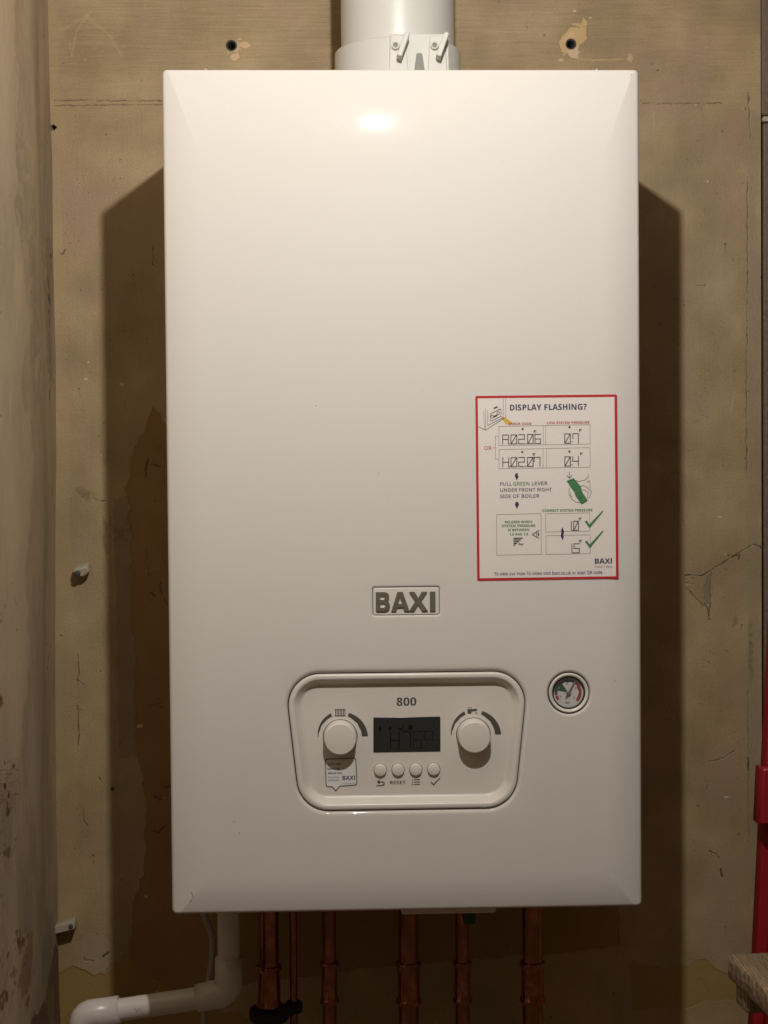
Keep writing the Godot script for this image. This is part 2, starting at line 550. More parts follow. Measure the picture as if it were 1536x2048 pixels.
func left_wall_pictures() -> Array:
	var w := 360
	var h := 1450
	var im := Image.create(w, h, false, Image.FORMAT_RGB8)
	var bump := Image.create(w, h, false, Image.FORMAT_RF)
	var n := FastNoiseLite.new()
	n.seed = 21
	n.frequency = 0.006
	n.fractal_octaves = 4
	for y in h:
		for x in w:
			var big := n.get_noise_2d(x * 2.0, y * 0.5)
			var fine := n.get_noise_2d(x * 18.0, y * 5.0)
			var c := srgb(168, 148, 122).lerp(srgb(184, 162, 132), clampf(big * 1.5, 0, 1)).lerp(srgb(146, 130, 110), clampf(-big * 1.4, 0, 1))
			c = c * (1.0 + 0.06 * fine)
			im.set_pixel(x, y, c)
			bump.set_pixel(x, y, Color(0.5 + 0.25 * big + 0.04 * fine, 0, 0))
	var q := func(a: Array) -> Array:                 # (share of 0.3 m out from the corner, drawing height) to texture pixels
		var out := []
		for i in range(0, a.size(), 2): out.append(Vector2(a[i] * w, (946.0 + (a[i + 1] - 946.0) * (1.0 - 0.173 * a[i]) + 80.0) * 0.631))
		return out
	# paler skim of plaster further out from the corner
	area(im, q.call([0.60, -120, 0.57, 200, 0.62, 420, 0.52, 640, 0.60, 760, 0.46, 900, 0.56, 1100, 0.52, 1300, 0.60, 1480, 0.74, 1560, 1.2, 1580, 1.2, -120]), srgb(192, 172, 144), 0.6, 7.0, 0.4)
	area(im, q.call([0.02, 470, 0.16, 470, 0.2, 560, 0.22, 640, 0.18, 720, 0.06, 760]), srgb(118, 106, 94), 0.5, 8.0, 0.4)
	for k in [[[0.14, 480, 0.13, 540, 0.11, 570], 3.0], [[0.13, 545, 0.11, 600, 0.12, 650], 5.0], [[0.12, 640, 0.11, 720, 0.12, 800], 2.6], [[0.2, 515, 0.23, 545], 1.6], [[0.05, 512, 0.04, 530], 2.0], [[0.12, 1280, 0.16, 1320], 2.4], [[0.06, 1490, 0.05, 1520], 2.4], [[0.2, 280, 0.19, 290], 2.0], [[0.05, 900, 0.06, 980], 2.0]]:
		stroke(im, q.call(k[0]), k[1], srgb(66, 64, 60), 0.8, 0.7)
		stroke(bump, q.call(k[0]), k[1], Color(0.1, 0, 0), 0.6, 0.7)
	for k in [[0.5, 270, 0.16, 800, 4], [0.45, 640, 0.3, 900, 6], [0.25, 150, 0.28, 600, 5], [0.6, 200, 0.5, 640, 6], [0.42, 680, 0.38, 760, 3], [0.35, 890, 0.36, 1000, 3]]:
		stroke(im, q.call([k[0], k[1], k[2], k[3]]), k[4], srgb(184, 162, 134), 0.4, 0.8)
	var rust := srgb(98, 58, 36)
	var rng := RandomNumberGenerator.new()
	rng.seed = 5
	for k in [[0.93, 1080, 12, 30, 14], [0.85, 1225, 60, 40, 26], [0.8, 1380, 40, 16, 12]]:
		var c: Vector2 = q.call([k[0], k[1]])[0]
		for i in int(k[4]):
			var p := c + Vector2(rng.randfn(0, k[2] * 0.6), rng.randfn(0, k[3] * 0.5))
			stroke(im, [p, p + Vector2(rng.randf_range(6, 26), rng.randf_range(-22, -6))], rng.randf_range(0.5, 1.3), rust, rng.randf_range(0.2, 0.55), 0.9)
	for k in 9:                                       # combed scratches, then slanting ones
		stroke(im, q.call([0.97, 1526 + k * 8, 0.80 - 0.03 * (k % 4), 1527 + k * 8, 0.62 + 0.05 * (k % 3), 1524 + k * 8]), 0.8, rust, 0.6, 0.9)
	for k in 26:
		var u := rng.randf_range(0.7, 1.0)
		var yy := 1600 + rng.randf_range(0, 130)
		stroke(im, q.call([u, yy, u - rng.randf_range(0.05, 0.14), yy - rng.randf_range(20, 60)]), rng.randf_range(0.6, 1.1), rust, rng.randf_range(0.3, 0.6), 0.9)
	for k in 30:
		var u := rng.randf_range(0.55, 1.0)
		var yy := 1850 + rng.randf_range(0, 190)
		stroke(im, q.call([u, yy, u - rng.randf_range(0.03, 0.10), yy - rng.randf_range(20, 70)]), rng.randf_range(0.6, 1.6), rust.lightened(0.08), rng.randf_range(0.25, 0.5), 0.9)
	area(im, q.call([0.66, 1960, 0.60, 1900, 0.52, 1850, 0.50, 1870, 0.56, 1960, 0.62, 1990]), srgb(122, 84, 62), 0.55, 6.0, 0.5)
	area(im, q.call([0.0, 1880, 0.1, 1890, 0.26, 1960, 0.42, 2000, 0.62, 2060, 0.62, 2300, 0.0, 2300]), srgb(92, 60, 52), 0.85, 6.0, 0.3)
	area(im, q.call([0.12, 1950, 0.3, 1990, 0.26, 2070, 0.1, 2060]), srgb(150, 128, 96), 0.7, 7.0, 0.5)
	area(im, q.call([0.1, 1820, 0.3, 1800, 0.42, 1900, 0.35, 2000, 0.18, 1940]), srgb(116, 112, 106), 0.5, 8.0, 0.4)
	for i in 90:
		blot(im, Vector2(rng.randf_range(0, w), rng.randf_range(0, h)), rng.randf_range(0.6, 2.4), rng.randf_range(0.6, 2.0), srgb(70, 58, 46), 0.5)
	return [im, bump]


func panel_picture() -> Image:
	# how polished the front is: smears of hand grease near the top, a few dull patches
	var im := Image.create(450, 798, false, Image.FORMAT_RGB8)
	var n := FastNoiseLite.new()
	n.seed = 12
	n.frequency = 0.01
	n.fractal_octaves = 3
	for y in 798:
		for x in 450:
			var r := 0.19 + 0.02 * n.get_noise_2d(x, y) + 0.02 * n.get_noise_2d(x * 7.0, y * 7.0)
			im.set_pixel(x, y, Color(r, r, r))
	for k in [[152, 44, 12, 5], [160, 58, 15, 8], [150, 70, 14, 9], [142, 84, 9, 5], [176, 50, 12, 6], [258, 48, 6, 3], [282, 48, 6, 3]]:
		blot(im, Vector2(k[0], k[1]), k[2], k[3], Color(0.42, 0.42, 0.42), 0.6, 1.3, 1.2)
	stroke(im, [Vector2(190, 190), Vector2(300, 168), Vector2(400, 120)], 5.0, Color(0.36, 0.36, 0.36), 0.5, 0.8)
	stroke(im, [Vector2(330, 60), Vector2(420, 66)], 7.0, Color(0.36, 0.36, 0.36), 0.5, 0.8)
	return im


func ripple_picture() -> Image:
	# the pressed sheet and its sprayed coat are never quite flat
	var im := Image.create(450, 798, false, Image.FORMAT_RF)
	var n := FastNoiseLite.new()
	n.seed = 15
	n.frequency = 0.02
	n.fractal_octaves = 4
	for y in 798:
		for x in 450:
			im.set_pixel(x, y, Color(0.5 + 0.34 * n.get_noise_2d(x * 0.8, y) + 0.08 * n.get_noise_2d(x * 9.0, y * 13.0), 0, 0))
	# dried splashes and greasy smears: matter with a grain of its own
	for k in [[148, 50, 9, 4, 0.7], [158, 62, 13, 7, 1.0], [146, 72, 12, 8, 1.0], [138, 80, 8, 5, 0.8], [166, 54, 9, 4, 0.6], [206, 72, 9, 12, 0.35], [172, 78, 8, 8, 0.4], [262, 48, 7, 2.5, 0.5], [290, 48, 6, 2.5, 0.4], [70, 52, 5, 2, 0.5], [330, 60, 40, 5, 0.12], [380, 66, 30, 5, 0.12]]:
		for y in range(int(k[1] - k[3] * 1.5), int(k[1] + k[3] * 1.5) + 1):
			for x in range(int(k[0] - k[2] * 1.5), int(k[0] + k[2] * 1.5) + 1):
				var d := Vector2((x - k[0]) / float(k[2]), (y - k[1]) / float(k[3])).length() + 0.9 * n.get_noise_2d(x * 5.0, y * 5.0)
				var a: float = 2.4 * k[4] * (1.0 - soft(0.5, 1.1, d))
				if a > 0.01: im.set_pixel(x, y, Color(im.get_pixel(x, y).r + a * 0.9 * n.get_noise_2d(x * 17.0 + 400.0, y * 17.0), 0, 0))
	return im


func enamel_picture() -> Image:
	# paint of the front: specks of dirt and small marks
	var im := Image.create(900, 1596, false, Image.FORMAT_RGB8)
	im.fill(Color(1, 1, 1))
	var rng := RandomNumberGenerator.new()
	rng.seed = 8
	for i in 140:
		blot(im, Vector2(rng.randf_range(0, 900), rng.randf_range(0, 1596)), rng.randf_range(0.4, 0.9), rng.randf_range(0.4, 0.9), Color(0.6, 0.55, 0.48), rng.randf_range(0.1, 0.4))
	var d := Color(0.5, 0.46, 0.4)
	stroke(im, [Vector2(38, 1552), Vector2(42, 1562)], 2.0, d, 0.7)
	stroke(im, [Vector2(34, 1570), Vector2(38, 1566)], 1.6, d, 0.6)
	for k in [[884, 10], [282, 632], [484, 604], [130, 1440], [120, 1418], [400, 760], [846, 1160]]:
		blot(im, Vector2(k[0], k[1]), 1.2, 1.2, d, 0.6)
	return im


func wood_pictures() -> Array:
	var im := Image.create(256, 1024, false, Image.FORMAT_RGB8)
	var bump := Image.create(256, 1024, false, Image.FORMAT_RF)
	var n := FastNoiseLite.new()
	n.seed = 3
	n.frequency = 0.02
	n.fractal_octaves = 3
	for y in 1024:
		for x in 256:
			var s := n.get_noise_2d(x * 0.9 + 8.0 * n.get_noise_2d(x * 0.2, y * 0.05), y * 0.02)
			var ring := sin(x * 0.98 + 6.0 * s)
			var f := n.get_noise_2d(x * 9.0, y * 0.6)
			var c := srgb(104, 84, 64).lerp(srgb(186, 160, 122), clampf(0.5 + 0.5 * ring * (0.4 + s), 0, 1)).lerp(srgb(76, 58, 44), clampf(-f * 1.4, 0, 0.8))
			im.set_pixel(x, y, c)
			bump.set_pixel(x, y, Color(0.5 + 0.3 * ring + 0.3 * f, 0, 0))
	for k in [[30, 180, 9, 30], [60, 240, 14, 22], [200, 420, 12, 40], [45, 300, 18, 14]]:
		blot(im, Vector2(k[0], k[1]), k[2], k[3], srgb(196, 184, 164), 0.75, 0.8, 0.5)
	return [im, bump]


func tex(im: Image) -> ImageTexture:
	return ImageTexture.create_from_image(im)


func noise_tex(freq: float, seed_of: int, octaves := 2) -> NoiseTexture2D:
	var n := FastNoiseLite.new()
	n.seed = seed_of
	n.frequency = freq
	n.fractal_octaves = octaves
	var t := NoiseTexture2D.new()
	t.width = 512
	t.height = 512
	t.seamless = true
	t.noise = n
	return t


func tarnish(freq: float) -> NoiseTexture2D:
	var t := noise_tex(freq, 52, 5)
	var g := Gradient.new()
	g.offsets = PackedFloat32Array([0.25, 0.5, 0.62, 0.8])
	g.colors = PackedColorArray([lin(0.30, 0.115, 0.066), lin(0.38, 0.148, 0.084), lin(0.42, 0.17, 0.098), lin(0.50, 0.22, 0.135)])
	t.color_ramp = g
	return t


func relief(m: StandardMaterial3D, t: Texture2D, depth_cm: float) -> void:
	m.heightmap_enabled = true
	m.heightmap_texture = t
	m.heightmap_scale = depth_cm


func world_map(m: StandardMaterial3D, tile: float) -> void:
	m.uv1_triplanar = true
	m.uv1_world_triplanar = true
	m.uv1_scale = Vector3.ONE / tile


func make_materials() -> void:
	noise_a.seed = 2
	noise_a.frequency = 0.012
	noise_a.fractal_octaves = 3
	var peel := noise_tex(0.035, 5)
	var wallp := wall_pictures()
	var m := mat("wall_paint", Color.WHITE, 0.62)
	m.albedo_texture = tex(wallp[0])
	relief(m, tex(wallp[1]), 0.2)
	var lw := left_wall_pictures()
	m = mat("side_wall_paint", Color.WHITE, 0.6)
	m.albedo_texture = tex(lw[0])
	relief(m, tex(lw[1]), 0.2)
	m = mat("ceiling_paint", lin(0.70, 0.62, 0.50), 0.8)
	m = mat("enamel", lin(0.645, 0.606, 0.565), 1.0)
	m.albedo_texture = tex(enamel_picture())
	m.roughness_texture = tex(panel_picture())
	m.metallic_specular = 0.06
	m.clearcoat_enabled = true
	m.clearcoat = 0.22
	m.clearcoat_roughness = 0.042
	relief(m, tex(ripple_picture()), 0.006)
	m = mat("enamel_side", lin(0.645, 0.606, 0.565), 0.3)
	m = mat("white_plastic", lin(0.68, 0.635, 0.58), 0.3)
	m = mat("button_plastic", lin(0.70, 0.65, 0.59), 0.4)
	relief(m, peel, 0.0012)
	world_map(m, 0.02)
	mat("badge_white", lin(0.70, 0.66, 0.60), 0.3)
	mat("badge_letter", lin(0.155, 0.135, 0.105), 0.42, 0.15)
	mat("paper", lin(0.74, 0.675, 0.635), 0.45)
	mat("sticker_paper", lin(0.72, 0.70, 0.68), 0.4)
	mat("paper_red", lin(0.46, 0.018, 0.024), 0.5)
	mat("ink_black", lin(0.035, 0.032, 0.03), 0.6)
	mat("ink_grey", lin(0.17, 0.15, 0.14), 0.6)
	mat("ink_pale", lin(0.36, 0.33, 0.33), 0.6)
	mat("ink_navy", lin(0.022, 0.026, 0.085), 0.6)
	mat("ink_red", lin(0.46, 0.07, 0.07), 0.6)
	mat("ink_green", lin(0.05, 0.19, 0.065), 0.6)
	mat("ink_gold", lin(0.62, 0.40, 0.05), 0.6)
	mat("ink_panel", lin(0.075, 0.07, 0.058), 0.5)
	mat("screen", lin(0.028, 0.031, 0.029), 0.16)
	mat("screen_segment", lin(0.006, 0.006, 0.006), 0.3)
	mat("gauge_black", lin(0.02, 0.02, 0.018), 0.35)
	mat("gauge_face", lin(0.60, 0.56, 0.52), 0.5)
	mat("gauge_green", lin(0.008, 0.06, 0.034), 0.5)
	mat("gauge_dark", lin(0.012, 0.022, 0.018), 0.5)
	mat("gauge_red", lin(0.28, 0.012, 0.02), 0.5)
	mat("gauge_needle", lin(0.16, 0.14, 0.12), 0.4)
	m = mat("clear_lens", Color(1, 1, 1, 0.04), 0.05)
	m.transparency = BaseMaterial3D.TRANSPARENCY_ALPHA
	mat("zinc", lin(0.75, 0.74, 0.70), 0.3, 0.9)
	m = mat("flue_white", lin(0.55, 0.535, 0.50), 0.34)
	relief(m, peel, 0.004)
	world_map(m, 0.06)
	mat("clamp_white", lin(0.55, 0.535, 0.50), 0.6)
	m = mat("waste_white", lin(0.60, 0.55, 0.51), 0.3)
	relief(m, peel, 0.003)
	world_map(m, 0.05)
	mat("clip_grey", lin(0.13, 0.122, 0.098), 0.5)
	m = mat("copper", lin(0.52, 0.21, 0.13), 0.34, 1.0)
	m.roughness_texture = noise_tex(0.03, 17, 4)
	m.roughness = 0.30
	world_map(m, 0.08)
	m.albedo_texture = tarnish(0.006)
	m.albedo_color = Color.WHITE
	m = mat("copper_dull", lin(0.58, 0.25, 0.155), 0.30, 1.0)
	m.roughness_texture = M["copper"].roughness_texture
	m.albedo_texture = M["copper"].albedo_texture
	m.albedo_color = lin(1.0, 0.95, 0.92)
	world_map(m, 0.05)
	mat("lagging_black", lin(0.014, 0.013, 0.012), 0.8)
	mat("cable_grey", lin(0.34, 0.30, 0.26), 0.5)
	mat("lever_green", lin(0.012, 0.05, 0.03), 0.4)
	m = mat("ladder_red", lin(0.27, 0.009, 0.016), 0.38)
	relief(m, peel, 0.006)
	world_map(m, 0.05)
	var wd := wood_pictures()
	m = mat("worn_wood", Color.WHITE, 0.8)
	m.albedo_texture = tex(wd[0])
	relief(m, tex(wd[1]), 0.14)
	world_map(m, 0.13)
	m.uv1_scale = Vector3(1 / 0.09, 1 / 0.09, 1 / 0.42)
	m = mat("old_timber", lin(0.17, 0.115, 0.088), 0.7)
	relief(m, noise_tex(0.02, 40, 4), 0.12)
	world_map(m, 0.12)
	m = mat("painted_metal", lin(0.44, 0.38, 0.28), 0.5)
	relief(m, noise_tex(0.02, 41, 4), 0.05)
	world_map(m, 0.03)
	mat("plug_grey", lin(0.07, 0.064, 0.054), 0.65)
	m = mat("lamp_white", lin(0.62, 0.58, 0.5), 0.5)
	m = mat("lamp_glow", Color.WHITE, 0.4)
	m.emission_enabled = true
	m.emission = Color(1.0, 0.97, 0.92)
	m.emission_energy_multiplier = 30.0


# ---------------------------------------------------------------- the lamp and the cupboard
func ceiling_lamp() -> void:
	var at := Vector3(-0.0065, 0.5571, 0.942)
	var t := thing("pendant_lamp", "small bare bulb in a white holder hanging in front of the boiler", "lamp", Vector3(at.x, 0.86, at.z))
	part("holder", lathe([Vector2(0.0, 0.013), Vector2(0.012, 0.013), Vector2(0.0145, 0.015), Vector2(0.0145, 0.034), Vector2(0.011, 0.044), Vector2(0.004, 0.05), Vector2(0.0, 0.05)], at, Vector3.UP), M["lamp_white"], t)
	part("flex", tube([at + Vector3(0, 0.049, 0), at + Vector3(0.001, 0.2, 0), Vector3(at.x, 0.86, at.z)], [0.003], 12), M["lamp_white"], t)
	part("bulb", lathe([Vector2(0.0, -0.0034), Vector2(0.0018, -0.0028), Vector2(0.0029, -0.0016), Vector2(0.0034, 0.0), Vector2(0.0029, 0.0016), Vector2(0.0018, 0.0028), Vector2(0.0016, 0.0135)], at, Vector3.UP, 20), M["lamp_glow"], t)
	var l := OmniLight3D.new()
	l.name = "lamp_light"
	l.light_color = Color(1.0, 0.992, 0.968)
	l.light_energy = 0.50
	l.light_size = 0.0018
	l.omni_range = 6.0
	l.omni_attenuation = 2.0
	l.shadow_enabled = true
	l.position = Vector3(0, at.y - 0.86, 0)
	t.add_child(l)


func structure(n: String, mesh: Mesh, m: Material, label: String) -> MeshInstance3D:
	var o := part(n, mesh, m, self)
	meta(o, label, "", "", "structure")
	return o


func walls() -> void:
	uv_origin = Vector2(-0.390 + (50.0 - 92.0) * 0.000574, 0.561 + 80.0 * 0.0005785)
	uv_size = Vector2(1490 * 0.000574, 2290 * 0.0005785)
	var st := begin()
	var plug_l := disc(Vector2(-0.1804, 0.5093), 0.0064, 32)
	var plug_r := disc(Vector2(0.2098, 0.5112), 0.0064, 32)
	var gap := PackedVector2Array()
	for k in 20: gap.append(Vector2(-0.3842, 0.4162) + Vector2(0.0034 + 0.0008 * sin(k * 2.1) + 0.0006 * cos(k * 3.3), 0).rotated(-TAU * k / 20))
	plug_l.reverse()
	plug_r.reverse()
	band(st, -0.42, 0.4302, 0.54, 0.70, 0)
	band(st, -0.42, 0.4302, 0.70, 0.86, 0)
	band(st, -0.42, 0.4302, 0.48, 0.54, 0, [[-0.21, -0.15, plug_l], [0.18, 0.24, plug_r]])
	band(st, -0.42, 0.4302, 0.44, 0.48, 0)
	band(st, -0.42, 0.4302, 0.40, 0.44, 0, [[-0.404, -0.364, gap]])
	var y := 0.40
	while y > -0.71:
		band(st, -0.42, 0.4302, y - 0.06, y, 0)
		y -= 0.06
	st.set_smooth_group(1)
	for o in [plug_l, plug_r, gap]: rows(st, [at_z(o, 0.0), at_z(o, -0.035)])
	quad(st, Vector3(0.4302, -0.74, 0), Vector3(0.4302, 0.86, 0), Vector3(0.4302, 0.86, -0.04), Vector3(0.4302, -0.74, -0.04))
	structure("back_wall", done(st), M["wall_paint"], "tan painted plaster wall behind the boiler, scuffed and cracked")
	var core := part("wall_core", block(Vector3(0.0, 0.06, -0.09), Vector3(1.3, 1.7, 0.1)), M["old_timber"], self)
	meta(core, "dark solid masonry behind the plaster, seen in the gap on the right", "", "", "structure")
	# the left return: nearly square to the back wall, then splaying out towards the room
	uv_origin = Vector2.ZERO
	uv_size = Vector2.ONE
	var n := FastNoiseLite.new()
	n.seed = 6
	n.frequency = 6.0
	st = begin()
	var cols := []
	var nz := 64
	for j in nz + 1:
		var z := -0.01 + 0.95 * pow(float(j) / nz, 1.6)
		var col := []
		for i in 66:
			var yy := -0.72 + 1.59 * i / 65.0
			var x := -0.3885 + 0.003 * sin(yy * 5.0 + 0.5) + 0.006 * soft(0.03, 0.14, z) - 0.06 * soft(0.10, 0.45, z) + 0.0016 * n.get_noise_2d(yy, z * 2.0)
			col.append(Vector3(x, yy, z))
		cols.append(col)
	for j in nz:
		for i in 65:
			var f := [cols[j + 1][i], cols[j + 1][i + 1], cols[j][i + 1], cols[j][i]]
			for k in [0, 1, 2, 0, 2, 3]:
				st.set_uv(Vector2(f[k].z / 0.3, (0.61 - f[k].y) / 1.33))
				st.add_vertex(f[k])
	structure("left_wall", done(st), M["side_wall_paint"], "grey brown plaster side wall left of the boiler, scraped to rusty marks below")
	structure("ceiling", block(Vector3(0.0, 0.91, 0.93), Vector3(1.3, 0.1, 2.14)), M["ceiling_paint"], "plain painted ceiling just above the picture")
	# old timber post butting the plaster on the right
	var t := thing("timber_post", "dark brown timber post along the right edge of the plaster", "post", Vector3(0.46, -0.74, -0.02))
	part("upper_board", block(Vector3(0.4628, 0.645, -0.016), Vector3(0.062, 0.43, 0.03), 0.002), M["old_timber"], t)
	part("lower_board", block(Vector3(0.4655, -0.158, -0.02), Vector3(0.062, 1.16, 0.03), 0.002), M["old_timber"], t)
	part("joint_block", block(Vector3(0.4645, 0.426, -0.018), Vector3(0.062, 0.006, 0.032), 0.001), M["painted_metal"], t)


# ---------------------------------------------------------------- the boiler
func bulge(p: Vector2) -> float:
	# how far the pressed steel front falls back towards its edges
	var s := 0.0068 * pow(maxf(0.0, 1.0 - (HALF_W - absf(p.x)) / 0.036), 2.0)
	var t := 0.0050 * pow(maxf(0.0, 1.0 - (HALF_H - p.y) / 0.085), 2.0)
	var b := 0.0045 * pow(maxf(0.0, 1.0 - (HALF_H + p.y) / 0.036), 2.0)
	return maxf(s, maxf(t, b))


func front_loop(inset: float) -> PackedVector2Array:
	var r := rounded(box2(-HALF_W, -HALF_H, HALF_W, HALF_H), 0.0042, inset, 5)
	var out := PackedVector2Array()
	for c in 4:
		for k in 6: out.append(r[c * 6 + k])
		var a := r[c * 6 + 5]
		var b := r[(c * 6 + 6) % r.size()]
		var length := a.distance_to(b)
		for k in 36: out.append(a.lerp(b, (k + 1) * 0.0016 / length))
		for k in 8: out.append(a.lerp(b, lerpf(36 * 0.0016 / length, 1.0 - 36 * 0.0016 / length, (k + 1) / 9.0)))
		for k in 36: out.append(a.lerp(b, 1.0 - (36 - k) * 0.0016 / length))
	return out


func seen_loop(p: PackedVector2Array, z: float, fall := true) -> PackedVector3Array:
	var out := PackedVector3Array()
	for q in p: out.append(Vector3(q.x, q.y, z - (bulge(q) if fall else 0.0)))
	return out


func k2(x: float, y: float) -> Vector2:      # from the drawing of the control panel (about half-millimetre units) to metres
	return Vector2(-0.0317 + (x - 747.0) * 0.000478 - (y - 1435.0) * 0.0000043, -0.2139 - (y - 1435.0) * 0.0004795 - (x - 747.0) * 0.000003)


func boiler() -> void:
	var t := thing("boiler", "large white wall-hung combi boiler with grey lettered badge, control panel and round gauge", "boiler", Vector3(0, -HALF_H, 0.0))
	uv_origin = Vector2(-HALF_W, HALF_H)
	uv_size = Vector2(2 * HALF_W, 2 * HALF_H)
	# front: rolled edge, sloping border, flat middle with three openings
	var st := begin()
	var loops := []
	for e in [0.0, 0.00012, 0.0004, 0.0009, 0.0015, 0.0022, 0.003]:
		loops.append(seen_loop(front_loop(e), FRONT - (0.003 - sqrt(maxf(0.0, 0.000009 - pow(0.003 - e, 2.0))))))
	for k in 33: loops.append(seen_loop(front_loop(0.004 + 0.001 * k), FRONT))
	rows(st, loops)
	var cx := HALF_W - 0.036
	var cy := HALF_H - 0.036
	var trap := [Vector2(-0.1020, -0.3010), Vector2(-0.1160, -0.1705), Vector2(0.1160, -0.1705), Vector2(0.1020, -0.3010)]
	var badge_c := box2(-0.0312, -0.1154, 0.0312, -0.0896)
	var gauge_c := Vector2(0.1545, -0.1918)
	var lip := [[0.0052, 0.0], [0.0034, 0.0002], [0.0020, 0.0009], [0.0010, 0.0021], [0.0006, 0.0034], [0.0005, 0.008]]     # [outside the gap, below the front]
	var dense := func(inset: float) -> PackedVector2Array: return rounded(trap, 0.0305, inset, 14)
	var badge := func(inset: float) -> PackedVector2Array: return rounded(badge_c, 0.0016, inset, 5)
	var circle := func(r: float) -> PackedVector2Array:
		var p := disc(gauge_c, r, 48)
		p.reverse()
		return p
	var upper := []                                  # the upper part of the sheet curves back gently
	for k in 37: upper.append(seen_loop(PackedVector2Array([Vector2(-cx, cy - 0.0016 * k), Vector2(cx, cy - 0.0016 * k)]), FRONT))
	rows(st, upper, false)
	band(st, -cx, cx, -0.082, cy - 0.0016 * 36, FRONT)
	band(st, -cx, cx, -0.123, -0.082, FRONT, [[-0.045, 0.045, badge.call(-0.0030)]])
	band(st, -cx, cx, -0.160, -0.123, FRONT)
	band(st, -cx, 0.126, -0.313, -0.160, FRONT, [[-0.126, 0.126, dense.call(-0.0052)]])
	band(st, 0.126, cx, -0.225, -0.160, FRONT, [[0.126, cx, circle.call(0.0226)]])
	band(st, 0.126, cx, -0.313, -0.225, FRONT)
	band(st, -cx, cx, -cy, -0.313, FRONT)
	var r1 := []
	var r2 := []
	var r3 := []
	for k in lip:
		r1.append(at_z(dense.call(-k[0]), FRONT - k[1]))
		r2.append(at_z(badge.call(-k[0] * 0.55 - 0.00014), FRONT - k[1] * 0.4))
		r3.append(at_z(circle.call(0.0198 + k[0] * 0.55), FRONT - k[1] * 0.8))
	rows(st, r1); rows(st, r2); rows(st, r3)
	part("front_panel", done(st), M["enamel"], t)
	st = begin()
	var edge := front_loop(0.0)
	var sides := [at_z(edge, 0.002)]
	sides.append(at_z(edge, 0.15))
	sides.append(at_z(edge, 0.304))
	sides.append(seen_loop(edge, FRONT - 0.003))
	rows(st, sides)
	st.set_smooth_group(1)
	fan(st, sides[0], true)
	part("casing", done(st), M["enamel_side"], t)
	part("inner_chassis", block(Vector3(0, 0, 0.15), Vector3(0.42, 0.76, 0.29), 0.002), M["gauge_black"], t)
	part("bottom_tray", block(Vector3(0.041, -0.4045, 0.235), Vector3(0.093, 0.0165, 0.09), 0.0015), M["white_plastic"], t)
	part("filling_lever", block(Vector3(0.063, -0.421, 0.25), Vector3(0.012, 0.016, 0.03), 0.002), M["lever_green"], t, "dark green lever under the boiler")
	for x in [-0.1862, 0.1896]:
		part("screw", lathe([Vector2(0.0014, -0.004), Vector2(0.0014, 0.0045), Vector2(0.0026, 0.0045), Vector2(0.0026, 0.0065), Vector2(0.0018, 0.0078), Vector2(0.0, 0.0082)], Vector3(x, HALF_H, 0.285), Vector3.UP, 16), M["zinc"], t)
	make_badge(t, badge_c)
	make_control_panel(t, dense)
	make_gauge(t, gauge_c)
	make_label(t)


func make_badge(t: Node3D, c: Array) -> void:
	var p := part("badge", plate(c, 0.0016, FRONT - 0.004, FRONT - 0.0008, 0.0006), M["badge_white"], t)
	# raised letters: outline, then the holes in it, in units of the letter height
	var spec := [
		[[0.0, 0, 0.0, 1, 0.46, 1, 0.60, 0.96, 0.68, 0.88, 0.70, 0.74, 0.66, 0.60, 0.58, 0.54, 0.69, 0.46, 0.74, 0.30, 0.71, 0.14, 0.61, 0.03, 0.46, 0], [[0.24, 0.60, 0.24, 0.80, 0.40, 0.80, 0.46, 0.76, 0.46, 0.64, 0.40, 0.60], [0.24, 0.19, 0.24, 0.42, 0.42, 0.42, 0.49, 0.37, 0.49, 0.24, 0.42, 0.19]], -0.0288],
		[[0.0, 0, 0.32, 1, 0.60, 1, 0.94, 0, 0.68, 0, 0.62, 0.20, 0.31, 0.20, 0.25, 0], [[0.36, 0.38, 0.46, 0.74, 0.57, 0.38]], -0.0141],
		[[0.0, 0, 0.34, 0.51, 0.02, 1, 0.30, 1, 0.49, 0.68, 0.68, 1, 0.95, 1, 0.63, 0.52, 0.98, 0, 0.69, 0, 0.48, 0.35, 0.27, 0], [], 0.0026],
		[[0.0, 0, 0.0, 1, 0.29, 1, 0.29, 0], [], 0.0225]]
	for k in spec:
		var root: CSGPolygon3D = csg_outline(k[0], k[2], 0.0026)
		root.name = "letter"
		root.material = M["badge_letter"]
		for hole in k[1]:
			var h := csg_outline(hole, 0.0, 0.006)
			h.name = "opening"
			h.operation = CSGShape3D.OPERATION_SUBTRACTION
			h.position = Vector3(0, 0, 0.002)
			root.add_child(h, true)
		p.add_child(root, true)


func csg_outline(pts: Array, x: float, depth: float) -> CSGPolygon3D:
	var c := CSGPolygon3D.new()
	var poly := PackedVector2Array()
	for i in range(0, pts.size(), 2): poly.append(Vector2(pts[i], pts[i + 1]) * 0.0182)
	c.polygon = poly
	c.depth = depth
	c.position = Vector3(x, -0.1118, FRONT + 0.0010)
	return c


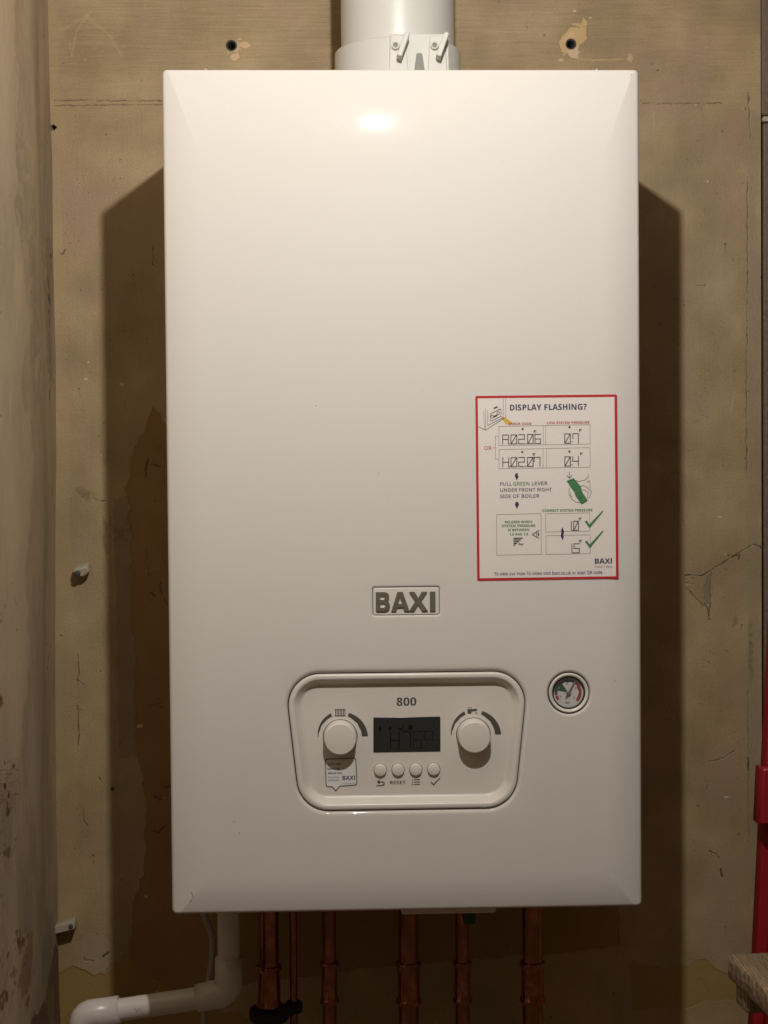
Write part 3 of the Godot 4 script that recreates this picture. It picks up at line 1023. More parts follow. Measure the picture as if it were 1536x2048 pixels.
func make_control_panel(t: Node3D, dense) -> void:
	var st := begin()
	var prof := [[0.0004, -0.008], [0.0004, -0.0020], [0.0006, -0.0012], [0.0012, -0.0004], [0.0022, 0.0], [0.0046, 0.0], [0.0054, -0.0003], [0.0060, -0.0009], [0.0064, -0.0016], [0.0108, -0.0072], [0.0114, -0.0078], [0.0122, -0.0082], [0.0127, -0.0082], [0.0128, -0.0125]]
	var r := []
	for k in prof: r.append(at_z(dense.call(k[0]), FRONT + k[1]))
	rows(st, r)
	fan(st, r[-1])
	var f := part("control_panel", done(st), M["white_plastic"], t, "recessed white control panel with two dials and a small screen")
	var z := FLOOR_Z + 0.00012
	var floor_plate := CSGPolygon3D.new()
	floor_plate.name = "panel_floor"
	floor_plate.polygon = dense.call(0.01265)
	floor_plate.depth = 0.003
	floor_plate.position = Vector3(0, 0, FLOOR_Z)
	floor_plate.material = M["white_plastic"]
	for k in [[-0.0636, -0.2319, 0.0167], [0.0637, -0.2319, 0.0167], [-0.0257, -0.2642, 0.00635], [-0.0087, -0.2642, 0.00635], [0.0083, -0.2642, 0.00635], [0.0254, -0.2642, 0.00635]]:
		var h := CSGCylinder3D.new()
		h.name = "opening"
		h.operation = CSGShape3D.OPERATION_SUBTRACTION
		h.radius = k[2]
		h.height = 0.02
		h.sides = 48
		h.rotation.x = PI / 2
		h.position = Vector3(k[0], k[1], -0.0015)
		floor_plate.add_child(h, true)
	f.add_child(floor_plate, true)
	for x in [-0.0636, 0.0637]:
		var c := Vector3(x, -0.2319, FLOOR_Z)
		part("dial", lathe([Vector2(0.0161, -0.003), Vector2(0.0160, 0.002), Vector2(0.0151, 0.0128), Vector2(0.0148, 0.0136), Vector2(0.0143, 0.0141), Vector2(0.0137, 0.0142), Vector2(0.0, 0.0136)], c, Vector3.BACK, 56), M["button_plastic"], f)
		var o := Vector2(x, -0.2319)
		print_on("printed_arc", [arc_band(o, 0.0207, 0.0213, 0.0242, PI, PI * 0.615), arc_band(o, 0.0207, 0.0243, 0.0266, PI * 0.385, 0.0)], z, M["ink_panel"], f)
	var bars := []
	for k in 7:
		bars.append(line(k2(671.5 + k * 3.1, 1418), k2(671.5 + k * 3.1, 1432.5), 0.00078))
	bars.append(line(k2(670.5, 1419.4), k2(691, 1419.2), 0.0005))
	bars.append(line(k2(670.5, 1431), k2(691, 1430.8), 0.0005))
	print_on("radiator_icon", bars, z, M["ink_panel"], f)
	var tap := [PackedVector2Array([k2(935, 1419.5), k2(943, 1419.5), k2(943, 1429), k2(935, 1429)]), PackedVector2Array([k2(943, 1420), k2(953, 1419), k2(954.5, 1421), k2(953, 1424), k2(943, 1424.5)])]
	tap += lines([k2(935.6, 1419), k2(936, 1416.3), k2(942.4, 1416.3), k2(943, 1419)], 0.0004)
	for k in 3: tap.append(line(k2(952.5, 1425.5), k2(950 + k * 2.4, 1430), 0.0003))
	print_on("tap_icon", tap, z, M["ink_panel"], f)
	letters("lettering", "800", k2(812.8, 1403.7), Vector2(0.0189, 0.0080), z, M["ink_panel"], f, true)
	var s := part("display", plate([k2(746.7, 1504.8), k2(746.7, 1434.8), k2(880.7, 1434), k2(881, 1503.8)], 0.0006, FLOOR_Z - 0.002, FLOOR_Z + 0.0005, 0.0003), M["screen"], f)
	var seg := []
	var d2 := func(x: float, y: float) -> Vector2: return k2(630 + x / 5.689, 1390 + y / 5.689)
	var th := 0.0010
	for g in [[860, 425, 860, 605], [955, 425, 955, 605], [860, 515, 955, 515], [1000, 418, 1085, 418], [1085, 418, 1085, 605], [1120, 418, 1120, 605], [1120, 418, 1212, 418], [1120, 605, 1212, 605], [1212, 512, 1212, 605], [1120, 512, 1212, 512], [1245, 414, 1340, 414], [1340, 414, 1340, 512], [1340, 512, 1245, 512], [1245, 512, 1245, 414]]:
		seg.append(line(d2.call(g[0], g[1]), d2.call(g[2], g[3]), th if g[0] < 1100 else 0.0006))
	seg.append(PackedVector2Array([d2.call(740, 345), d2.call(758, 385), d2.call(752, 408), d2.call(728, 408), d2.call(722, 385)]))
	seg.append(PackedVector2Array([d2.call(852, 348), d2.call(876, 382), d2.call(866, 398), d2.call(858, 380), d2.call(850, 412), d2.call(838, 398), d2.call(842, 372)]))
	seg.append(disc(d2.call(968, 388), 0.0013, 12))
	seg.append(line(d2.call(985, 400), d2.call(998, 350), 0.0009))
	seg.append(PackedVector2Array([d2.call(1062, 345), d2.call(1112, 345), d2.call(1112, 398), d2.call(1062, 398)]))
	for p in seg: if (p[1] - p[0]).cross(p[2] - p[1]) > 0: p.reverse()
	print_on("display_digits", seg, FLOOR_Z + 0.00062, M["screen_segment"], f)
	for x in [-0.0257, -0.0087, 0.0083, 0.0254]:
		var c := Vector3(x, -0.2642, FLOOR_Z)
		part("button", lathe([Vector2(0.0059, -0.003), Vector2(0.0059, 0.0018), Vector2(0.0056, 0.0024), Vector2(0.0050, 0.0027), Vector2(0.0, 0.0026)], c, Vector3.BACK, 32), M["button_plastic"], f)
	letters("lettering", "RESET", k2(795.6, 1565.4), Vector2(0.0149, 0.0033), z, M["ink_panel"], f, true)
	print_on("back_arrow_icon", lines([d2.call(722, 990), d2.call(770, 990), d2.call(785, 1000), d2.call(788, 1013), d2.call(778, 1028), d2.call(704, 1033)], 0.0010) + [PackedVector2Array([d2.call(704, 990), d2.call(736, 962), d2.call(738, 1018)])], z, M["ink_panel"], f)
	var ic := []
	for k in 3:
		ic.append(line(d2.call(1130, 968 + k * 27), d2.call(1190, 967 + k * 27), 0.0009))
		ic.append(disc(d2.call(1108, 968 + k * 27), 0.0006, 10))
	print_on("list_icon", ic, z, M["ink_panel"], f)
	print_on("tick_icon", lines([d2.call(1322, 1000), d2.call(1350, 1026), d2.call(1418, 956)], 0.0011), z, M["ink_panel"], f)
	# speech-bubble sticker below the left dial
	var bubble := PackedVector2Array()
	for p in rounded([k2(652.8, 1572.8), k2(651, 1517.5), k2(711.7, 1515.7), k2(714, 1569.3)], 0.0022, 0.0, 5): bubble.append(p)
	bubble.append_array(PackedVector2Array([k2(680, 1571.5), k2(672, 1580.7), k2(664, 1572.2)]))
	var zs := FLOOR_Z + 0.0002
	print_on("bubble_sticker", [bubble], zs, M["sticker_paper"], f)
	print_on("sticker_outline", lines(Array(bubble), 0.00075, true), zs + 0.0001, M["ink_black"], f)
	for k in [["Scan and", 219, 779, 150, 34], ["learn all", 213, 832, 138, 34], ["about me.", 232, 882, 166, 34]]:
		letters("lettering", k[0], d2.call(k[1], k[2]), Vector2(k[3], k[4] * 0.8) * 0.000084, zs + 0.0001, M["ink_panel"], f, true)
	letters("lettering", "Discover my", d2.call(215, 932), Vector2(0.0108, 0.0019), zs + 0.0001, M["ink_panel"], f)
	letters("lettering", "quick guide.", d2.call(215, 966), Vector2(0.0108, 0.0022), zs + 0.0001, M["ink_panel"], f)
	letters("lettering", "BAXl", d2.call(385, 938), Vector2(0.0118, 0.0042), zs + 0.0001, M["ink_navy"], f, true)
	print_on("sticker_rule", [line(d2.call(310, 1009), d2.call(452, 1003), 0.0003)], zs + 0.0001, M["ink_grey"], f)


func make_gauge(t: Node3D, c: Vector2) -> void:
	var at := Vector3(c.x, c.y, FRONT)
	var g := part("pressure_gauge", lathe([Vector2(0.0190, -0.008), Vector2(0.0190, -0.0012), Vector2(0.0186, -0.0004), Vector2(0.0180, 0.0), Vector2(0.0168, -0.0002), Vector2(0.0160, -0.001), Vector2(0.0157, -0.002)], at, Vector3.BACK, 56), M["white_plastic"], t, "round water pressure gauge with green and red scale")
	part("gauge_rim", lathe([Vector2(0.0157, -0.0026), Vector2(0.0152, -0.0020), Vector2(0.0146, -0.0022), Vector2(0.0143, -0.005)], at, Vector3.BACK, 56), M["gauge_black"], g)
	part("gauge_face", lathe([Vector2(0.0145, -0.0055), Vector2(0.0, -0.0055)], at, Vector3.BACK, 48), M["gauge_face"], g)
	var z := FRONT - 0.0054
	var a := func(deg: float) -> float: return deg_to_rad(deg)
	var o := c + Vector2(0.0, -0.0002)
	print_on("gauge_zone", [PackedVector2Array([o]) + arc_band(o, 0.0125, 0.0128, 0.0128, a.call(170), a.call(124), 10).slice(0, 11)], z, M["gauge_green"], g)
	print_on("gauge_scale", [arc_band(o, 0.0104, 0.0128, 0.0128, a.call(124), a.call(60), 14), arc_band(o, 0.0104, 0.0128, 0.0128, a.call(191), a.call(170), 8)], z, M["gauge_dark"], g)
	print_on("gauge_scale", [arc_band(o, 0.0104, 0.0128, 0.0128, a.call(56), a.call(-45), 20), arc_band(o, 0.0104, 0.0128, 0.0128, a.call(216), a.call(194), 8)], z, M["gauge_red"], g)
	var q := func(x: float, y: float) -> Vector2: return c + Vector2((x - 755) * 0.0000494, -(y - 640) * 0.0000494)
	for k in [["0", 600, 715, 24, 36], ["2", 735, 466, 24, 38], ["3", 900, 560, 24, 38], ["4", 865, 750, 26, 34], ["bar", 745, 836, 84, 42]]:
		letters("lettering", k[0], q.call(k[1], k[2]), Vector2(k[3], k[4]) * 0.0000494, z + 0.0001, M["ink_black"], g, true)
	letters("lettering", "1", q.call(575, 556), Vector2(14, 34) * 0.0000494, z + 0.0001, M["gauge_face"], g, true)
	var tip: Vector2 = q.call(872, 448)
	var tail: Vector2 = q.call(708, 742)
	var d := (tip - tail).normalized()
	var s := d.orthogonal()
	print_on("needle", [PackedVector2Array([tail + s * 0.0009, tip + s * 0.0007, tip - s * 0.0007, tail - s * 0.0009])], z + 0.0012, M["gauge_needle"], g)
	part("needle_hub", lathe([Vector2(0.0022, 0.0), Vector2(0.0022, 0.0018), Vector2(0.0016, 0.0022), Vector2(0.0, 0.0022)], Vector3(c.x, c.y - 0.0004, z), Vector3.BACK, 20), M["gauge_needle"], g)
	part("lens", lathe([Vector2(0.0144, -0.0026), Vector2(0.0, -0.0026)], at, Vector3.BACK, 48), M["clear_lens"], g)


func l2(x: float, y: float) -> Vector2:      # from the drawing of the label (0.1 mm units) to metres on the boiler's front
	var f := (y - 102.0 + 0.0105 * (x - 88.0)) / 1718.0
	var left := 88.0 + 33.0 * f
	var right := 1415.0 + 14.0 * f
	var p := Vector2((x - left) / (right - left) * 0.1346, -f * 0.1749)
	return Vector2(0.0668, 0.0911) + p.rotated(0.004)


func lp(a: Array) -> Array:
	var out := []
	for i in range(0, a.size(), 2): out.append(l2(a[i], a[i + 1]))
	return out


func segment_digit(ch: String, x0: float, y0: float, x1: float, y1: float, w: float) -> Array:
	var ym := (y0 + y1) / 2
	var s := {"a": [x0, y0, x1, y0], "b": [x1, y0, x1, ym], "c": [x1, ym, x1, y1], "d": [x0, y1, x1, y1], "e": [x0, ym, x0, y1], "f": [x0, y0, x0, ym], "g": [x0, ym, x1, ym], "s": [x0 + 4, y1 - 4, x1 - 4, y0 + 4], "p": [x1 + 14, y1, x1 + 15, y1]}
	var use: String = {"A": "abcefg", "0": "abcdefs", "2": "abged", "6": "afedcg", "H": "febcg", "7": "fabc", "4": "fgbc", "1": "ef", "5": "afgcd"}[ch]
	var out := []
	for k in use: out.append(line(l2(s[k][0], s[k][1]), l2(s[k][2], s[k][3]), w))
	return out


func make_label(t: Node3D) -> void:
	var c := [l2(121, 1820), l2(88, 102), l2(1415, 88), l2(1429, 1806)]
	var p := part("instruction_label", plate(c, 0.0012, FRONT - 0.0002, PAPER, 0.0001, 3), M["paper"], t, "red bordered paper label explaining the flashing display")
	var z := PAPER + 0.0001
	var edge := []
	var bw := 0.0024
	for k in 4:
		var a := rounded(c, 0.0012, 0.0, 3)
		var b := rounded(c, 0.0012, bw, 3)
		for i in 4:
			var j := k * 4 + i
			var j2 := (j + 1) % 16
			edge.append(PackedVector2Array([a[j], a[j2], b[j2], b[j]]))
	print_on("red_border", edge, z, M["paper_red"], p)
	for k in [["DlSPLAY FLASHlNG?", 772, 205, 715, 57, "ink_navy", 1], ["ERROR CODE", 508, 360, 210, 22, "ink_red", 1], ["LOW SYSTEM PRESSURE", 957, 350, 395, 23, "ink_red", 1], ["OR", 210, 585, 68, 34, "ink_red", 0], ["PULL", 380, 919, 108, 33, "ink_navy", 0], ["GREEN", 523, 917, 150, 34, "ink_green", 0], ["LEVER", 694, 914, 146, 33, "ink_navy", 0], ["UNDER FRONT RlGHT", 567, 973, 480, 34, "ink_navy", 0], ["SlDE OF BOlLER", 509, 1031, 365, 34, "ink_navy", 0],
		["CORRECT SYSTEM PRESSURE", 952, 1166, 470, 23, "ink_green", 1], ["RELEASE WHEN", 498, 1272, 252, 23, "ink_green", 1], ["SYSTEM PRESSURE", 500, 1308, 310, 23, "ink_green", 1], ["lS BETWEEN", 500, 1346, 195, 23, "ink_green", 1], ["1.0 AND 1.5", 502, 1386, 172, 23, "ink_green", 1], ["bar", 526, 1478, 48, 22, "ink_black", 1], ["BAXl", 1288, 1638, 160, 50, "ink_navy", 1], ["Make it easy", 1290, 1692, 165, 27, "ink_pale", 0], ["To view our How To video visit baxi.co.uk or scan QR code.", 782, 1753, 1020, 40, "ink_navy", 0]]:
		letters("lettering", k[0], l2(k[1], k[2]), Vector2(k[3], k[4]) * 0.000102, z + 0.0002, M[k[5]], p, k[6] == 1, 0.0, 0.004)
	var w := 0.00038
	var b := lines(lp([312, 385, 1162, 370, 1164, 550, 312, 563]), w, true) + lines(lp([315, 600, 1162, 583, 1166, 765, 315, 778]), w, true) + lines(lp([296, 1205, 708, 1195, 712, 1575, 300, 1583]), w, true) + lines(lp([750, 1198, 1162, 1190, 1163, 1360, 752, 1368]), w, true) + lines(lp([755, 1402, 1165, 1395, 1168, 1570, 757, 1577]), w, true)
	for k in [[727, 378, 729, 556], [746, 378, 748, 556], [724, 592, 726, 772], [756, 592, 758, 772]]: b += lines(lp(k), w * 0.8)
	print_on("printed_frame", b, z, M["ink_grey"], p)
	print_on("printed_bracket", lines(lp([305, 475, 280, 475, 280, 690, 308, 690]), 0.0004) + lines(lp([256, 583, 280, 583]), 0.0004), z, M["ink_red"], p)
	var groups := [[], [], [], [], [], []]
	var which := func(x: float, y: float) -> int: return (0 if x < 735 else 2) + (0 if y < 575 else 1) if y < 1000 else (4 if y < 1380 else 5)
	for k in [["A", 347, 465, 400, 548], ["0", 424, 464, 478, 547], ["2", 496, 462, 550, 546], ["0", 580, 460, 632, 545], ["6", 648, 459, 700, 544], ["H", 350, 676, 404, 760], ["0", 426, 675, 480, 759], ["2", 497, 674, 550, 758], ["0", 580, 673, 632, 757], ["7", 642, 672, 696, 756], ["0", 926, 455, 978, 542], ["7", 1002, 453, 1054, 540], ["0", 928, 668, 980, 754], ["4", 1002, 666, 1054, 752], ["1", 990, 1270, 1000, 1352], ["0", 1012, 1268, 1056, 1352], ["1", 996, 1478, 1006, 1562], ["5", 1016, 1478, 1064, 1562]]:
		groups[which.call(k[1], k[2])] += segment_digit(k[0], k[1], k[2], k[3], k[4], 0.00075)
	for k in [[411, 548], [566, 547], [411, 760], [566, 758], [994, 528], [994, 742], [1004, 1352], [1008, 1562]]: groups[which.call(k[0], k[1])].append(disc(l2(k[0], k[1]), 0.0006, 8))
	for k in [[533, 410], [970, 392], [530, 623], [970, 620]]: groups[which.call(k[0], k[1])].append(disc(l2(k[0], k[1]), 0.00105, 14))
	for k in [[638, 424], [1062, 412], [630, 636], [1072, 630], [1062, 1236], [1066, 1444]]: groups[which.call(k[0], k[1])] += lines(lp([k[0] + 20, k[1], k[0], k[1] + 2, k[0] + 4, k[1] + 20]), 0.0006) + lines(lp([k[0], k[1] + 2, k[0] + 18, k[1] + 20]), 0.0004)
	for g in groups: print_on("printed_digits", g, z + 0.0001, M["ink_black"], p)
	var nv := [PackedVector2Array(lp([470, 820, 490, 820, 490, 846, 500, 846, 480, 884, 462, 846, 470, 846])), PackedVector2Array(lp([473, 1086, 493, 1086, 493, 1112, 503, 1112, 483, 1150, 465, 1112, 473, 1112])), PackedVector2Array(lp([907, 1322, 922, 1360, 914, 1360, 914, 1408, 922, 1408, 907, 1444, 892, 1408, 900, 1408, 900, 1360, 892, 1360]))]
	for k in nv: print_on("printed_arrow", [k], z + 0.0002, M["ink_navy"], p)
	var gr := [PackedVector2Array(lp([1113, 1270, 1135, 1262, 1158, 1298, 1280, 1168, 1286, 1178, 1160, 1334])), PackedVector2Array(lp([1115, 1456, 1138, 1450, 1160, 1486, 1280, 1355, 1287, 1365, 1162, 1522])), PackedVector2Array(lp([948, 893, 1008, 868, 1076, 946, 1084, 988, 1140, 1076, 1085, 1108, 1030, 1032, 1020, 1000]))]
	for k in 3: print_on(["printed_tick", "printed_tick", "printed_lever"][k], [gr[k]], z + 0.0002, M["ink_green"], p)
	print_on("printed_beam", [PackedVector2Array(lp([325, 288, 378, 308, 436, 350, 430, 366, 376, 366]))], z, M["ink_gold"], p)
	var dr := lines(lp([350, 132, 350, 303, 206, 376, 206, 240]), w * 0.8) + lines(lp([373, 130, 374, 300, 186, 418, 112, 384]), w * 0.8) + lines(lp([168, 242, 178, 412]), w * 0.8) + lines(lp([186, 222, 188, 414]), w * 0.8)
	dr += lines(lp([232, 268, 316, 224, 330, 226, 328, 290, 242, 334, 229, 326]), w, true) + lines(lp([266, 216, 291, 204]), 0.0012)
	for k in [[248, 294], [304, 260]]:
		var ring := []
		for i in 12: ring.append(l2(k[0] + 13 * cos(TAU * i / 12.0), k[1] + 13 * sin(TAU * i / 12.0)))
		dr += lines(ring, w, true)
	dr += lines(lp([266, 293, 290, 282]), 0.0013)
	print_on("boiler_drawing", dr, z + 0.0003, M["ink_black"], p)
	dr = lines(lp([970, 810, 970, 866]), 0.0005) + lines(lp([948, 842, 970, 868, 992, 842]), 0.0005)
	print_on("thin_arrow", dr, z + 0.0003, M["ink_black"], p)
	dr = lines(lp([1010, 884, 1060, 896, 1110, 886, 1142, 860, 1152, 826]), w * 0.8) + lines(lp([1134, 906, 1160, 892, 1164, 930, 1160, 952, 1176, 990, 1168, 1024, 1150, 1056]), w * 0.8) + lines(lp([978, 946, 966, 986, 970, 1020, 992, 1060, 1030, 1088, 1076, 1096]), w * 0.8) + lines(lp([1062, 944, 1104, 936, 1140, 956, 1164, 992]), w * 0.8) + lines(lp([1084, 976, 1120, 978, 1146, 1002, 1138, 1060]), w * 0.8) + lines(lp([984, 1000, 980, 1030, 996, 1036]), w * 0.7)
	dr += lines(lp([948, 893, 1008, 868, 1076, 946, 1084, 988, 1140, 1076, 1085, 1108, 1030, 1032, 1020, 1000]), w * 0.8, true) + lines(lp([952, 906, 1010, 880]), w * 0.7) + lines(lp([1026, 1024, 1080, 990]), w * 0.7) + lines(lp([1060, 1038, 1072, 1032, 1088, 1056, 1076, 1062]), w * 0.8, true)
	print_on("hand_drawing", dr, z + 0.0003, M["ink_black"], p)
	dr = lines(lp([692, 1350, 627, 1390, 690, 1426]), 0.0005) + lines(lp([672, 1366, 664, 1390, 672, 1414]), 0.0004)
	dr.append(PackedVector2Array(lp([690, 1368, 678, 1380, 678, 1398, 690, 1408])))
	print_on("eye_drawing", dr, z + 0.0003, M["ink_black"], p)
	dr = []
	for k in 5: dr += lines(lp([457, 1424 + k * 16, 536 - k * 17, 1423 + k * 16]), 0.0008)
	print_on("bar_symbol", dr, z + 0.0003, M["ink_black"], p)


# ---------------------------------------------------------------- flue, pipes
func flue() -> void:
	var c := Vector3(0.0025, 0.0, 0.17)
	var t := thing("flue", "thick white flue pipe rising from the top of the boiler", "flue pipe", Vector3(c.x, HALF_H, c.z))
	part("pipe", lathe([Vector2(0.0585, 0.40), Vector2(0.0585, 0.86)], c, Vector3.UP, 72), M["flue_white"], t)
	part("collar", lathe([Vector2(0.0652, 0.399), Vector2(0.0652, 0.4505), Vector2(0.0648, 0.4518), Vector2(0.0638, 0.4525), Vector2(0.0585, 0.4525)], c, Vector3.UP, 72), M["flue_white"], t)
	# flat clamp block on the front of the collar, with two slanted toggle levers
	var zf := c.z + 0.0652 + 0.0035
	part("clamp_plate", plate([Vector2(-0.0092, 0.400), Vector2(-0.0080, 0.4535), Vector2(0.0500, 0.4535), Vector2(0.0508, 0.400)], 0.0012, c.z + 0.03, zf, 0.0007, 4), M["clamp_white"], t)
	for k in 2:
		var x := -0.0005 + k * 0.0386
		var p := Vector3(x, 0.428, zf)
		var b := part("latch", moved(plate([Vector2(-0.0078, -0.027), Vector2(-0.0090, -0.016), Vector2(-0.0072, 0.016), Vector2(-0.0062, 0.0235), Vector2(0.0068, 0.0235), Vector2(0.0092, 0.004), Vector2(0.0108, -0.016), Vector2(0.0095, -0.027)], 0.0026, 0.0, 0.0032, 0.0008, 4), Transform3D(Basis(), p)), M["clamp_white"], t)
		part("eyelet", lathe([Vector2(0.0040, 0.0), Vector2(0.0040, 0.0062), Vector2(0.0034, 0.0068), Vector2(0.0026, 0.0066), Vector2(0.0022, 0.0058), Vector2(0.0020, 0.002)], p + Vector3(-0.0022, 0.0125, 0.0), Vector3.BACK, 24), M["clamp_white"], b)
		part("eyelet_pin", lathe([Vector2(0.0024, 0.0), Vector2(0.0024, 0.0050), Vector2(0.0, 0.0052)], p + Vector3(-0.0022, 0.0125, 0.0), Vector3.BACK, 16), M["clip_grey"], b)
		part("lever", moved(plate([Vector2(-0.0026, -0.0125), Vector2(-0.0028, 0.0100), Vector2(-0.0010, 0.0125), Vector2(0.0022, 0.0115), Vector2(0.0026, -0.0125)], 0.0011, 0.0, 0.016, 0.0009, 4), Transform3D(Basis(Vector3.BACK, -0.36), p + Vector3(0.0052, 0.0105, 0.003))), M["clamp_white"], b)
	part("slot", plate([Vector2(0.0135, 0.400), Vector2(0.0183, 0.4345), Vector2(0.0237, 0.4345), Vector2(0.0287, 0.400)], 0.0022, zf - 0.003, zf + 0.0005, 0.0003, 5), M["clip_grey"], t)


func coupling(x: float, z: float, r: float, y0: float, y1: float, t: Node3D) -> void:
	var a := r + 0.0012
	var b := r + 0.0030
	part("coupling", lathe([Vector2(r, y1), Vector2(b - 0.0008, y1), Vector2(b, y1 - 0.0012), Vector2(b, y1 - 0.0032), Vector2(b - 0.0006, y1 - 0.0044), Vector2(a, y1 - 0.0068), Vector2(a, y0 + 0.0068), Vector2(b - 0.0006, y0 + 0.0044), Vector2(b, y0 + 0.0032), Vector2(b, y0 + 0.0012), Vector2(b - 0.0008, y0), Vector2(r, y0)], Vector3(x, 0, z), Vector3.UP, 36), M["copper_dull"], t)


func pipes() -> void:
	var spec := [[-0.1411, 0.0108, -0.5475, -0.5025, "thick copper pipe at the far left, ending in a black clip"], [-0.1150, 0.0041, 0, 0, "thinnest copper pipe, plain, beside the thick left pipe"], [-0.0770, 0.0075, -0.5445, -0.5, "thin copper pipe with one coupling, left of the boiler's middle"], [0.0076, 0.0108, -0.5465, -0.5015, "thick copper pipe under the boiler's middle, between two thin ones"], [0.0650, 0.0075, -0.5465, -0.5025, "thin copper pipe with one coupling, behind the green lever"], [0.1400, 0.0108, -0.5475, -0.504, "thick copper pipe with one coupling, furthest right below the boiler"]]
	for k in spec:
		var t := thing("copper_pipe", k[4], "pipe", Vector3(k[0], -0.72, 0.15), "copper pipes below the boiler")
		part("tube", tube([Vector3(k[0], -0.396, 0.15), Vector3(k[0] - 0.0004, -0.56, 0.15), Vector3(k[0] - 0.0006, -0.72, 0.15)], [k[1]], 32), M["copper"], t)
		if k[2] != 0: coupling(k[0] - 0.0003, 0.15, k[1], k[2], k[3], t)
	var b := thing("pipe_clip", "black plastic clip joining the two left copper pipes", "pipe clip", Vector3(-0.135, -0.56, 0.155))
	part("clip_ring", lathe([Vector2(0.0112, -0.561), Vector2(0.0196, -0.561), Vector2(0.0212, -0.558), Vector2(0.0212, -0.551), Vector2(0.0196, -0.5485), Vector2(0.0112, -0.5485)], Vector3(-0.1414, 0, 0.15), Vector3.UP, 32), M["lagging_black"], b)
	part("clip_ring", lathe([Vector2(0.0045, -0.553), Vector2(0.0085, -0.553), Vector2(0.0092, -0.550), Vector2(0.0092, -0.5445), Vector2(0.0085, -0.5425), Vector2(0.0045, -0.5425)], Vector3(-0.1152, 0, 0.15), Vector3.UP, 28), M["lagging_black"], b)
	part("clip_bridge", block(Vector3(-0.126, -0.5495, 0.157), Vector3(0.022, 0.011, 0.014), 0.002, Basis(Vector3.BACK, 0.2)), M["lagging_black"], b)


func waste_pipe() -> void:
	var z := 0.19
	var t := thing("waste_pipe", "white plastic waste pipe dropping from the boiler and turning left", "pipe", Vector3(-0.181, -0.54, z))
	var d := Vector3(-0.992, -0.126, 0.0)
	part("drop_pipe", tube([Vector3(-0.1805, -0.39, z), Vector3(-0.1807, -0.49, z)], [0.0115], 32), M["waste_white"], t)
	var elbow := Vector3(-0.181, -0.519, z)
	var path := [Vector3(-0.1807, -0.481, z), Vector3(-0.1807, -0.4805, z), Vector3(-0.1808, -0.5, z)]
	var rad := [0.0128, 0.0142, 0.0142]
	for i in 9:
		var a := PI / 2 * i / 8.0
		path.append(elbow + Vector3(-0.0135 * (1.0 - cos(a)), 0.0135 - 0.0135 * sin(a), 0) + d * 0.0)
		rad.append(0.0146)
	path += [elbow + Vector3(-0.02, -0.001, 0), Vector3(-0.2136, -0.5226, z), Vector3(-0.2141, -0.52265, z)]
	rad += [0.0144, 0.0142, 0.0128]
	part("elbow", tube(path, rad, 36), M["waste_white"], t)
	part("run_pipe", tube([Vector3(-0.205, -0.5217, z), Vector3(-0.305, -0.5347, z)], [0.0115], 32), M["waste_white"], t)
	path = [Vector3(-0.2935, -0.5332, z), Vector3(-0.294, -0.53327, z), Vector3(-0.3225, -0.5369, z)]
	rad = [0.0132, 0.0144, 0.0146]
	for i in 9:
		var a := PI / 2 * (i + 1) / 9.0
		path.append(Vector3(-0.3225, -0.5369, z) + d * (0.0088 * sin(a)) + Vector3(0, -0.0088 * (1.0 - cos(a)), 0))
		rad.append(0.0147)
	path += [path[-1] + Vector3(0, -0.02, 0), path[-1] + Vector3(0, -0.2, 0)]
	rad += [0.0150, 0.0150]
	part("end_elbow", tube(path, rad, 36), M["waste_white"], t)
	var mark := Vector2(-0.2735, -0.5295)
	print_on("pipe_print", lines([mark + Vector2(-0.0035, 0.0018), mark + Vector2(-0.0005, -0.002), mark + Vector2(0.0008, 0.0018)], 0.0004) + [line(mark + Vector2(0.002, 0.001), mark + Vector2(0.0035, -0.001), 0.0005)], z + 0.01157, M["ink_grey"], t)
	var c := thing("cable", "thin grey cable hanging from the boiler behind the white waste pipe", "cable", Vector3(-0.2154, -0.7, 0.1))
	var cp := []
	for i in 25:
		var s := i / 24.0
		var y := lerpf(-0.40, -0.70, s)
		var x := -0.2185 + 0.0135 * soft(-0.445, -0.492, y) - 0.0105 * soft(-0.50, -0.575, y)
		cp.append(Vector3(x, y, 0.10))
	part("sheath", tube(cp, [0.0036], 14), M["cable_grey"], c)


